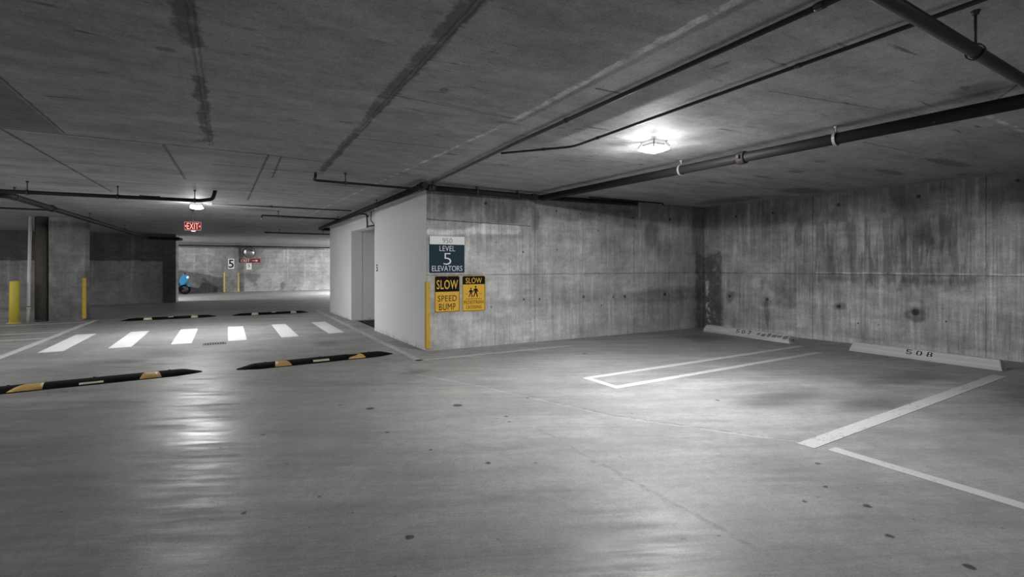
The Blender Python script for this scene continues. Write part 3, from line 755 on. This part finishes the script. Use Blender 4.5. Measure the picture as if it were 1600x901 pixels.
def warn_sign(name, cx, cz, wd, ht, label):
    t = thing(name, label, 'sign', (cx, 7.738, cz - ht / 2)); M = sign_M(cx, cz)
    bm = B(); prism_bm(bm, rrect(wd, ht, .03), .004, M); obj('sign_plate', bm, M_SIGNY, t)
    # thin black keyline just inside the edge
    bm = B(); o1 = rrect(wd - .012, ht - .012, .026); i1 = rrect(wd - .026, ht - .026, .02)
    a = [bm.verts.new((x, y, .004)) for x, y in o1]; b = [bm.verts.new((x, y, .004)) for x, y in i1]
    a2 = [bm.verts.new((x, y, .0055)) for x, y in o1]; b2 = [bm.verts.new((x, y, .0055)) for x, y in i1]
    for i in range(len(a)):
        j = (i + 1) % len(a)
        bm.faces.new((a2[i], a2[j], b2[j], b2[i])); bm.faces.new((a[i], a[j], a2[j], a2[i])); bm.faces.new((b[i], b2[i], b2[j], b[j]))
    bmesh.ops.transform(bm, matrix=M, verts=bm.verts[:]); obj('border', bm, M_SIGNK, t)
    for yy in (ht / 2 - .022, -ht / 2 + .022):
        bm = B(); lathe_bm(bm, [(0, .0095), (.004, .009), (.006, .006), (.006, .004)], 12, M @ Matrix.Translation((0, yy, .002))); obj('bolt', bm, M_STEEL, t)
    return t, M


t, M = warn_sign('speed_bump_sign', 3.19, .912, .44, .596, 'black and yellow slow speed bump sign, left of the pedestrian sign')
bm = B(); pr = rrect(.414, .57, .02); prism_bm(bm, [(x, y) for x, y in pr if y > 0] + [(-.207, .038), (.207, .038)], .0055, M); obj('header_panel', bm, M_SIGNK, t, label='black panel behind the word SLOW')
for s, wd, ht, cy, mt, z in (('SLOW', .375, .15, .155, M_SIGNY, .0055), ('SPEED', .33, .098, -.072, M_SIGNK, .004), ('BUMP', .29, .105, -.21, M_SIGNK, .004)):
    bm = B(); text_bm(bm, s, wd, ht, M @ Matrix.Translation((0, 0, z)), .0016, .012 if s == 'SLOW' else 0.0, 0, cy, 1.08); obj('lettering', bm, mt, t)
t, M = warn_sign('pedestrian_sign', 3.67, .907, .43, .60, 'black and yellow slow pedestrian crossing sign, right of the speed bump sign')
bm = B(); pr = rrect(.404, .574, .02); prism_bm(bm, [(x, y) for x, y in pr if y > 0] + [(-.202, .155), (.202, .155)], .0055, M); obj('header_panel', bm, M_SIGNK, t, label='black panel behind the word SLOW')
for s, wd, ht, cy, mt, z in (('SLOW', .30, .092, .218, M_SIGNY, .0055), ('PEDESTRIAN', .36, .06, -.145, M_SIGNK, .004), ('CROSSING', .29, .055, -.228, M_SIGNK, .004)):
    bm = B(); text_bm(bm, s, wd, ht, M @ Matrix.Translation((0, 0, z)), .0016, .008 if s == 'SLOW' else 0.0, 0, cy, 1.08); obj('lettering', bm, mt, t)


def walker(bm, cx, cy, k, M):
    def P(pts): prism_bm(bm, [(cx + x * k * .78, cy + y * k) for x, y in pts], .0016, M @ Matrix.Translation((0, 0, .004)))
    P([(.13 * math.cos(a) * .8, .92 + .10 * math.sin(a)) for a in [2 * math.pi * i / 12 for i in range(12)]])
    P([(-.14, .78), (.14, .78), (.15, .40), (-.13, .40)])
    P([(-.13, .42), (.03, .42), (-.16, .12), (-.20, -.02), (-.34, .02), (-.28, .12)])
    P([(0, .42), (.15, .42), (.22, .18), (.30, -.02), (.14, -.03), (.08, .18)])
    P([(.13, .78), (.22, .70), (.36, .48), (.27, .44), (.12, .62)])
    P([(-.14, .78), (-.12, .62), (-.28, .46), (-.36, .52), (-.24, .68)])
bm = B(); walker(bm, -.055, -.055, .15, M); obj('walking_figure', bm, M_SIGNK, t, label='smaller black walking figure')
bm = B(); walker(bm, .035, -.055, .18, M); obj('walking_figure', bm, M_SIGNK, t, label='larger black walking figure')
for (x0, x1, y0) in ((-.155, -.11, -.01), (.095, .15, -.01), (-.15, .15, -.092)):
    bm = B(); prism_bm(bm, [(x0, y0), (x1, y0), (x1, y0 + .006), (x0, y0 + .006)], .0015, M @ Matrix.Translation((0, 0, .004))); obj('ground_line', bm, M_SIGNK, t)


# ---- corner guards (L-shaped in plan)
def guard(x, y, z0, z1, mat, label, sx=1, wd=.05, th=.02, dx=1, dy=1, dark=None):
    t = thing('corner_guard', label, 'corner guard', (x, y, z0), 'yellow corner guards')
    bm = B(); o_ = th
    poly = [(-o_, -o_), (wd * 1.0, -o_), (wd, 0), (0, 0), (0, wd), (-o_, wd)]
    prism_bm(bm, [(x + p * dx, y + q * dy) for p, q in poly], z1 - z0, Matrix.Translation((0, 0, z0)))
    bmesh.ops.bevel(bm, geom=[e for e in bm.edges], offset=.003, segments=1, affect='EDGES')
    obj('rubber_strip', bm, mat, t)
    for zz in (z0 + .1, (z0 + z1) / 2, z1 - .1):
        bm = B(); lathe_bm(bm, [(0, .004), (.005, .003), (.006, 0)], 8, frame((x + dx * wd * .6, y - dy * o_, zz), (1, 0, 0), (0, 0, 1)))
        obj('screw', bm, M_HANG, t)
    return t
guard(2.842, 7.743, .045, 1.12, M_GUARD, 'yellow corner guard on the white wall corner beside the signs')
guard(-3.045, 16.45, .04, 1.06, M_GUARD, 'yellow corner guard on the concrete column', dx=-1)
guard(.017, 29.75, .02, 1.0, M_GUARD2, 'yellow guard on the left edge of the far pilaster')
guard(.684, 29.75, .02, 1.0, M_GUARD2, 'yellow guard on the right edge of the far pilaster', dx=-1)

# ------------------------------------------------------------------ pipes
def hanger(bm, q, r, top):
    """split ring hanger: band around the pipe, rod and ceiling flange"""
    x, y, z = q
    return x, y, z


def pipe(name, label, pts, r, mat, couplings=(), hangers=(), heads=(), hang_mat=None, coup_mat=None, bend=.1, loc=None, hr=1.12, cat='pipe', group=None):
    pts = [Vector(p) for p in pts]
    t = thing(name, label, cat, tuple(loc or pts[0]), group)
    bm = B(); tube_bm(bm, round_path(pts, bend) if len(pts) > 2 else pts, r, 16); obj('pipe', bm, mat, t)
    def at(i, k):
        a, b = pts[i], pts[i + 1]; return a.lerp(b, k), (b - a).normalized()
    for (i, k, ln) in couplings:
        q, d = at(i, k); bm = B()
        tube_bm(bm, [q - d * ln / 2, q - d * (ln / 2 - .015), q + d * (ln / 2 - .015), q + d * ln / 2], [r * 1.25, r * 1.32, r * 1.32, r * 1.25], 16)
        s = d.cross(Vector((0, 0, 1)))
        for sg in ((-1, 1) if r > .03 else ()):
            M = Matrix.Translation(q + s * sg * r * 1.45)
            box_bm(bm, -.018, .018, -.018, .018, -.02, .02, .003, M)
        obj('coupling', bm, coup_mat or M_COUP, t)
    for (i, k) in hangers:
        q, d = at(i, k); bm = B(); top = zc(q.x, q.y)
        u = Vector((0, 0, 1)); s = d.cross(u).normalized()
        ring = [q + (u * math.cos(a) + s * math.sin(a)) * (r * hr + .004) for a in [2 * math.pi * j / 18 for j in range(19)]]
        for a, b in zip(ring, ring[1:]):    # flat band
            n_ = ((a + b) / 2 - q).normalized() * .004; w_ = d * .013
            vs_ = [bm.verts.new(p) for p in (a - w_, b - w_, b + w_, a + w_, a - w_ + n_, b - w_ + n_, b + w_ + n_, a + w_ + n_)]
            for f in ((3, 2, 1, 0), (4, 5, 6, 7), (0, 1, 5, 4), (2, 3, 7, 6), (0, 4, 7, 3), (1, 2, 6, 5)): bm.faces.new([vs_[z] for z in f])
        if top - q.z - r > .01:
            tube_bm(bm, [q + u * r, Vector((q.x, q.y, top))], .007, 8)
            lathe_bm(bm, [(0, 0), (.022, 0), (.014, -.022), (0, -.022)], 10, Matrix.Translation((q.x, q.y, top)))
        obj('hanger', bm, hang_mat or M_HANG, t)
    for (i, k, drop) in heads:
        q, d = at(i, k); bm = B(); sg = 1 if drop > 0 else -1
        tube_bm(bm, [q, q - Vector((0, 0, drop))], [.013, .011], 10)
        lathe_bm(bm, [(0, -.0), (.02, -.002), (.02, -.006), (.006, -.01), (.006, -.03), (.012, -.034), (0, -.036)], 12, Matrix.Translation(q - Vector((0, 0, drop))))
        obj('sprinkler_head', bm, M_STEEL, t)
    return t


JZ = 2.555
pipe('sprinkler_main', 'thick black sprinkler main with clamps crossing the ceiling over stall 508', [(4.83, 7.40, 2.555), (5.28, 0.2, 2.625)], .055, M_DKPIPE,
     couplings=((0, .52, .09),), hangers=((0, .405), (0, .655), (0, .90)), hang_mat=M_STEEL)
pipe('sprinkler_main', 'black sprinkler pipe running along the top of the sign wall', [(2.72, 7.45, 2.585), (4.82, 7.55, 2.585), (7.2, 7.57, 2.615)], .045, M_DKPIPE,
     couplings=((0, .97, .10), (0, .04, .12)), hangers=((0, .42), (0, .80)), bend=.05)
pipe('sprinkler_main', 'black sprinkler pipe along the top of the white lobby wall', [(2.62, 7.2, 2.585), (2.47, 15.9, 2.465), (2.95, 16.0, 2.455)], .045, M_DKPIPE,
     couplings=((0, .02, .12),), hangers=((0, .3), (0, .7)), bend=.12)
pipe('branch_pipe', 'thin black pipe with sprinkler end below the ceiling near the wall corner', [(5.9, 7.45, 2.645), (7.8, 7.45, 2.645), (7.8, 7.45, 2.60)], .014, M_DKPIPE, heads=((1, .9, .03),), bend=.02)
pipe('conduit', 'straight thin black pipe running from the wall corner over the stalls', [(2.765, 7.3, 2.635), (2.66, 4.6, 2.663), (2.61, 0.4, 2.707)], .017, M_BLACKPIPE, couplings=((0, .02, .05), (1, .22, .05), (1, .75, .05)), coup_mat=M_BLACKPIPE)
pipe('conduit', 'bent grey conduit running past the lamp towards the right', [(2.74, 5.05, 2.655), (3.28, 4.42, 2.665), (3.27, 0.3, 2.71)], .013, M_BLACKPIPE, couplings=((0, .6, .04), (1, .1, .04), (1, .6, .04)), coup_mat=M_BLACKPIPE, bend=.1)
pipe('cross_pipe', 'dark pipe crossing the top right corner of the ceiling', [(.6, 1.02, 2.52), (9.2, 1.31, 2.52)], .031, M_BLACKPIPE, hangers=((0, .335), (0, .7)))
pipe('branch_pipe', 'black sprinkler branch ending above the right speed bump', [(2.56, 7.35, 2.535), (1.06, 7.28, 2.535), (1.06, 7.12, 2.56), (1.06, 7.12, 2.62)], .018, M_DKPIPE, hangers=((0, .72),), heads=((2, .6, -.02),), bend=.05)
pipe('ceiling_pipe', 'black pipe on three hangers near the lit lamp at the left', [(-5.2, 10.35, 2.475), (-.35, 10.05, 2.475), (-.16, 9.95, 2.50), (-.12, 9.93, 2.66)], .03, M_DKPIPE, hangers=((0, .545), (0, .77), (0, .985)), bend=.05)
pipe('conduit', 'thin black conduit from the lit lamp to the white wall pipe', [(-.2, 11.72, 2.605), (2.48, 11.6, 2.60)], .012, M_DKPIPE, hangers=((0, .4),))
pipe('branch_pipe', 'short black sprinkler branch beyond the lit lamp', [(2.46, 12.75, 2.50), (.74, 12.62, 2.50), (.74, 12.62, 2.44)], .018, M_DKPIPE, hangers=((0, .8),), heads=((1, .6, .03),), bend=.03)
pipe('branch_pipe', 'black sprinkler branch just short of the far ceiling edge', [(3.4, 18.2, 2.44), (1.14, 18.15, 2.44)], .02, M_DKPIPE, hangers=((0, .2), (0, .8)), heads=((0, .96, .03),))
pipe('drain_pipe', 'thick black pipe running diagonally in view to the dark partition wall', [(-5.2, 10.75, 2.48), (-2.93, 10.75, 2.48), (-2.46, 19.3, 2.375), (-2.36, 22.2, 2.36), (-1.42, 22.2, 2.345), (-1.36, 22.4, 2.34)], .05, M_DKPIPE,
     couplings=((1, .22, .12), (3, .94, .14)), hangers=((1, .03), (1, .5), (1, .9), (3, .4)), coup_mat=M_DKPIPE, bend=.2)
pipe('branch_pipe', 'thin black branch at the left edge joining the thick pipe', [(-5.5, 13.65, 2.515), (-2.86, 13.55, 2.50)], .018, M_DKPIPE, hangers=((0, .5),))
pipe('ceiling_pipe', 'long black pipe below the ceiling in front of the far wall', [(-2.6, 28.6, 2.33), (5.4, 28.7, 2.33)], .035, M_DKPIPE, hangers=((0, .15), (0, .45), (0, .75)))
pipe('conduit', 'very short dark conduit stub on the ceiling left of the exit sign lamp', [(-1.28, 11.0, 2.605), (-1.0, 11.0, 2.605)], .012, M_DKPIPE, couplings=((0, .05, .05), (0, .95, .05)))
t = thing('door_pipes', 'dark pipe dropping from the ceiling pipe to beside the doorway lintel', 'pipe', (2.80, 11.5, 2.5))
bm = B(); tube_bm(bm, round_path([(2.60, 11.48, 2.53), (2.74, 11.46, 2.53), (2.78, 11.42, 2.50), (2.79, 11.40, 2.245), (2.84, 10.74, 2.245)], .06), .018, 12); obj('pipe', bm, M_BLACKPIPE, t)
bm = B(); tube_bm(bm, [(2.787, 11.40, 2.50), (2.79, 11.40, 2.45)], .026, 12); obj('elbow', bm, M_BLACKPIPE, t); bm = B(); tube_bm(bm, [(2.79, 11.41, 2.27), (2.79, 11.40, 2.225)], .026, 12); obj('elbow', bm, M_BLACKPIPE, t)
bm = B(); tube_bm(bm, round_path([(2.80, 11.1, 2.56), (2.80, 11.12, 2.48), (2.81, 11.18, 2.36), (2.82, 11.0, 2.28), (2.84, 10.74, 2.27)], .1), .012, 10); obj('flexible_conduit', bm, M_GREYPIPE, t, label='curved grey conduit')
# vertical pipes and bollard by the column
t = thing('drain_stack', 'thick dark brown vertical pipe standing against the concrete column', 'pipe', (-3.90, 16.62, 0))
bm = B(); lathe_bm(bm, [(0, 0), (.135, 0), (.135, zc(-3.9, 16.6) - .01), (0, zc(-3.9, 16.6) - .01)], 32, Matrix.Translation((-3.90, 16.62, 0))); obj('pipe', bm, M_BROWN, t)
bm = B(); lathe_bm(bm, [(.135, .0), (.15, .0), (.15, .03), (.135, .04)], 32, Matrix.Translation((-3.90, 16.62, 0))); obj('collar', bm, M_HANG, t)
t = thing('drain_pipe', 'slim white vertical pipe between the bollard and the dark pipe', 'pipe', (-4.115, 16.5, 0))
bm = B(); tube_bm(bm, [(-4.135, 16.5, 0), (-4.12, 16.5, .35), (-4.085, 16.5, zc(-4, 16.5) - .005)], .034, 16); obj('pipe', bm, M_PVC, t)
bm = B(); tube_bm(bm, [(-4.121, 16.5, .31), (-4.12, 16.5, .37)], .043, 16); obj('coupling', bm, M_PVC, t)
bm = B(); tube_bm(bm, [(-4.121, 16.5, .37), (-4.12, 16.5, .385)], .046, 16); obj('band', bm, M_HANG, t)
t = thing('bollard', 'yellow steel bollard standing left of the white vertical pipe', 'bollard', (-4.34, 16.35, 0))
bm = B(); M = Matrix.Translation((-4.34, 16.35, 0)) @ Matrix.Rotation(math.radians(.8), 4, 'Y')
lathe_bm(bm, [(0, 0), (.092, 0), (.092, .985), (.085, 1.0), (.05, 1.012), (0, 1.018)], 32, M); obj('post', bm, M_YEL, t)
bm = B(); lathe_bm(bm, [(.09, 0), (.14, 0), (.14, .012), (.09, .02)], 32, Matrix.Translation((-4.34, 16.35, 0))); obj('base_collar', bm, M_GUARD2, t)

# ------------------------------------------------------------------ lamps
def lamp(x, y, label, k=1.0, ang=0.0):
    z = zc(x, y); t = thing('ceiling_lamp', label, 'lamp', (x, y, z), 'square garage ceiling lamps')
    R = Matrix.Translation((x, y, z)) @ Matrix.Rotation(ang, 4, 'Z')
    bm = B()      # canopy, four-sided, flaring to the ceiling
    def sq(h_, zz): return [bm.verts.new(R @ Vector((a * h_, b * h_, zz))) for a, b in ((-1, -1), (1, -1), (1, 1), (-1, 1))]
    rings = [sq(.10, 0.0), sq(.085, -.03), sq(.088, -.055)]
    for a, b in zip(rings, rings[1:]):
        for j in range(4): bm.faces.new((a[j], a[(j + 1) % 4], b[(j + 1) % 4], b[j]))
    bm.faces.new(rings[0]); bm.faces.new(rings[-1][::-1]); obj('housing', bm, M_HOUS, t)
    bm = B()      # prismatic lens, widest at its rim
    rings = [sq(.106, -.09), sq(.104, -.094), sq(.06, -.114), sq(.02, -.122)]
    for a, b in zip(rings, rings[1:]):
        for j in range(4): bm.faces.new((a[j], a[(j + 1) % 4], b[(j + 1) % 4], b[j]))
    bm.faces.new(rings[0]); bm.faces.new(rings[-1][::-1])
    b2 = B()
    rings = [[b2.verts.new(R @ Vector((a * h_, b * h_, zz))) for a, b in ((-1, -1), (1, -1), (1, 1), (-1, 1))] for h_, zz in ((.088, -.0555), (.105, -.075), (.106, -.0895))]
    for a, b in zip(rings, rings[1:]):
        for j in range(4): b2.faces.new((a[j], a[(j + 1) % 4], b[(j + 1) % 4], b[j]))
    b2.faces.new(rings[0]); b2.faces.new(rings[-1][::-1])
    obj('lens_rim', b2, M_RIM, t)
    mt = M_LENS
    if k != 1.0: mt = emit('lamp_lens', (1, 1, 1), LENS * k)
    obj('lens', bm, mt, t)
    for a, b in ((-1, -1), (1, -1), (1, 1), (-1, 1)):      # corner ribs
        bm = B(); d = Vector((a, b, 0)).normalized()
        s = Vector((-d.y, d.x, 0)) * .008
        pr = [(.120, -.02), (.128, -.055), (.152, -.068), (.152, -.094), (.165, -.094), (.165, -.055), (.14, -.02)]
        A = [bm.verts.new(R @ (d * p + s + Vector((0, 0, q)))) for p, q in pr]; Bq = [bm.verts.new(R @ (d * p - s + Vector((0, 0, q)))) for p, q in pr]
        bm.faces.new(A); bm.faces.new(Bq[::-1])
        for j in range(len(pr)): bm.faces.new((A[j], A[(j + 1) % len(pr)], Bq[(j + 1) % len(pr)], Bq[j]))
        obj('corner_rib', bm, M_HOUS, t)


lamp(*LAMPS_SEEN[0][:2], 'lit square ceiling lamp above the stalls at right', LAMPS_SEEN[0][2])
lamp(*LAMPS_SEEN[1][:2], 'lit square ceiling lamp above the exit sign', LAMPS_SEEN[1][2])
for (x, y, k) in LAMPS_ADDED: lamp(x, y, 'unseen square ceiling lamp added for brightness, past the walls or behind the viewer', k)

# ------------------------------------------------------------------ hanging exit sign
t = thing('exit_sign', 'lit red exit sign hanging from a stem below the ceiling', 'exit sign', (-.587, 13.1, zc(0, 13.1)))
yaw = math.radians(0)
M = frame((-.587, 13.1, 2.238), (1, 0, 0), (0, 0, 1)) @ Matrix.Scale(1.056, 4)
bm = B(); box_bm(bm, -.152, .152, -.092, .092, -.02, .02, .006, M); obj('housing', bm, M_EXITF, t)
bm = B(); box_bm(bm, -.138, .138, -.074, .074, .0195, .0215, 0, M); obj('face', bm, M_EXITB, t)
bm = B(); text_bm(bm, 'EXIT', .205, .125, M @ Matrix.Translation((0, 0, .0215)), .002, .0, 0, 0, 1.05); obj('lettering', bm, M_EXITL, t)
for sg in (-1, 1):
    bm = B(); prism_bm(bm, [(sg * .136, 0), (sg * .112, .024), (sg * .112, -.024)], .002, M @ Matrix.Translation((0, 0, .0215))); obj('arrow', bm, M_EXITL, t)
bm = B(); tube_bm(bm, [(-.587, 13.1, 2.335), (-.587, 13.1, zc(0, 13.1))], .009, 10); obj('stem', bm, M_HANG, t)
bm = B(); lathe_bm(bm, [(0, 0), (.05, 0), (.045, -.02), (.012, -.05), (0, -.05)], 16, Matrix.Translation((-.587, 13.1, zc(0, 13.1)))); lathe_bm(bm, [(.0, .04), (.012, .035), (.03, .0), (0, 0)], 12, Matrix.Translation((-.587, 13.1, 2.335))); obj('canopy', bm, M_HANG, t)
bm = B(); box_bm(bm, -.03, .05, -.112, -.092, -.012, .012, .003, M); obj('test_button_box', bm, M_HOUS, t)

# ------------------------------------------------------------------ on the far wall
t = thing('convex_mirror', 'round convex safety mirror above the red exit arrow sign', 'mirror', (1.15, 29.9, 2.05))
M = frame((1.15, 29.62, 2.05), (1, 0, 0), (0, -.30, 1))
bm = B(); lathe_bm(bm, [(.29 * math.sin(a), .13 * math.cos(a)) for a in [math.pi / 2 * i / 10 for i in range(11)]], 36, M); obj('dome', bm, M_MIRROR, t)
bm = B(); lathe_bm(bm, [(.285, -.005), (.305, -.005), (.31, .01), (.30, .02), (.285, .015)], 36, M); lathe_bm(bm, [(0, -.02), (.29, -.005)], 36, M); obj('rim', bm, M_HANG, t)
bm = B(); tube_bm(bm, round_path([(1.15, 29.65, 2.05), (1.15, 29.8, 2.1), (1.55, 29.9, 2.42), (1.55, 29.9, zc(0, 29.9))], .08), .015, 10); obj('bracket_arm', bm, M_STEEL, t)
t = thing('exit_arrow_sign', 'dark red exit sign with right arrow on the far wall', 'sign', (1.19, 29.98, 1.53))
M = frame((1.19, 29.995, 1.62), (1, 0, 0), (0, 0, 1))
bm = B(); prism_bm(bm, rrect(1.02, .205, .006, 2), .012, M); obj('sign_board', bm, M_RED, t)
bm = B(); text_bm(bm, 'EXIT', .42, .145, M @ Matrix.Translation((0, 0, .012)), .002, .004, -.20, 0, 1.0); obj('lettering', bm, M_SIGNW, t)
bm = B(); prism_bm(bm, [(.12, -.014), (.29, -.014), (.29, -.06), (.40, 0), (.29, .06), (.29, .014), (.12, .014)], .002, M @ Matrix.Translation((0, 0, .012))); obj('arrow', bm, M_SIGNW, t)
t = thing('level_number_sign', 'small white number 5 plate below the red exit arrow sign', 'sign', (1.16, 29.98, 1.15))
M = frame((1.16, 29.995, 1.315), (1, 0, 0), (0, 0, 1))
bm = B(); prism_bm(bm, rrect(.25, .33, .005, 2), .01, M); obj('plate', bm, M_SIGNW, t)
bm = B(); text_bm(bm, '5', .10, .16, M @ Matrix.Translation((0, 0, .01)), .002, .004, 0, .03); obj('numeral', bm, M_SIGNK, t)
t = thing('level_number_sign', 'large black number 5 on a white plate on the far pilaster', 'sign', (.335, 29.74, 1.19))
M = frame((.335, 29.748, 1.455), (1, 0, 0), (0, 0, 1))
bm = B(); prism_bm(bm, rrect(.28, .53, .005, 2), .01, M); obj('plate', bm, M_SIGNW, t)
bm = B(); text_bm(bm, '5', .23, .42, M @ Matrix.Translation((0, 0, .01)), .002, .012, 0, 0); obj('numeral', bm, M_SIGNK, t)
# number on the white wall, beside the doorway
t = thing('painted_numeral', 'small black 5 on the white wall edge by the doorway', 'numeral', (2.782, 10.58, 1.25))
M = frame((2.7825, 10.56, 1.325), (.02, -1, 0), (0, 0, 1))
bm = B(); text_bm(bm, '5', .10, .15, M, .003, .01); obj('figure', bm, M_SIGNK, t)
# door mat
t = thing('door_mat', 'black patterned mat on the floor of the doorway', 'mat', (3.6, 11.95, 0))
bm = B(); box_bm(bm, 2.93, 4.2, 11.2, 12.72, .002, .012, .003); obj('pile', bm, M_MAT, t)
bm = B(); box_bm(bm, 2.89, 2.93, 11.16, 12.76, .001, .008); box_bm(bm, 2.93, 4.24, 11.16, 11.2, .001, .008); box_bm(bm, 2.93, 4.24, 12.72, 12.76, .001, .008); obj('rubber_border', bm, M_NUM, t)

# ------------------------------------------------------------------ blue scooter half hidden behind the partition
t = thing('motor_scooter', 'blue motor scooter parked beyond the dark partition wall', 'scooter', (-1.95, 28.6, 0))
def sphere_bm(bm, c, r, seg=16):
    prof = [(math.sin(math.pi * i / 10), math.cos(math.pi * i / 10)) for i in range(11)]
    lathe_bm(bm, prof, seg, Matrix.Translation(c) @ Matrix.Diagonal((*r, 1)))
def wheel(cx):
    bm = B(); M = frame((cx, 28.6, .24), (1, 0, 0), (0, 0, 1)) @ Matrix.Translation((0, 0, 0))
    lathe_bm(bm, [(.15, -.05), (.20, -.06), (.235, -.035), (.24, 0), (.235, .035), (.20, .06), (.15, .05), (.15, -.05)], 28, M)
    o = obj('wheel', bm, M_RUB, t)
    bm = B(); lathe_bm(bm, [(0, -.04), (.15, -.045), (.15, .045), (0, .04)], 20, M); obj('hub', bm, M_HANG, o)
wheel(-1.60); wheel(-2.75)
def side(name, poly, wd, mat, lab=None, bev=.03):
    bm = B(); prism_bm(bm, poly, wd, frame((0, 28.6 + wd / 2, 0), (1, 0, 0), (0, 0, 1)))
    bmesh.ops.bevel(bm, geom=bm.edges[:], offset=bev, segments=2, affect='EDGES'); obj(name, bm, mat, t, label=lab)
side('leg_shield', [(-1.72, .42), (-1.56, .50), (-1.40, .74), (-1.50, .90), (-1.70, .92), (-1.84, .62)], .42, M_CYAN, 'bright blue front shield')
side('front_fender', [(-1.88, .44), (-1.72, .53), (-1.50, .53), (-1.34, .38), (-1.42, .34), (-1.56, .46), (-1.70, .46), (-1.80, .36)], .16, M_CYAN, None, .02)
side('body', [(-2.0, .30), (-1.80, .40), (-1.86, .70), (-2.0, .74), (-2.3, .70), (-3.0, .80), (-3.1, .66), (-2.7, .48), (-2.4, .30)], .36, M_BLUE, 'dark blue body panels')
side('footboard', [(-2.42, .24), (-1.70, .24), (-1.66, .32), (-2.42, .32)], .34, M_RUB, None, .01)
side('seat', [(-3.05, .80), (-2.2, .73), (-2.15, .80), (-2.5, .86), (-3.0, .90)], .28, M_RUB, None, .02)
bm = B(); tube_bm(bm, [(-1.62, 28.28, 1.0), (-1.58, 28.45, .98), (-1.58, 28.75, .98), (-1.62, 28.92, 1.0)], .018, 10); obj('handlebar', bm, M_HANG, t)
bm = B(); sphere_bm(bm, (-1.48, 28.46, .80), (.07, .10, .08)); obj('headlamp', bm, M_SIGNW, t)
bm = B(); tube_bm(bm, [(-1.60, 28.6, .24), (-1.66, 28.6, .98)], .03, 10); obj('fork', bm, M_STEEL, t)
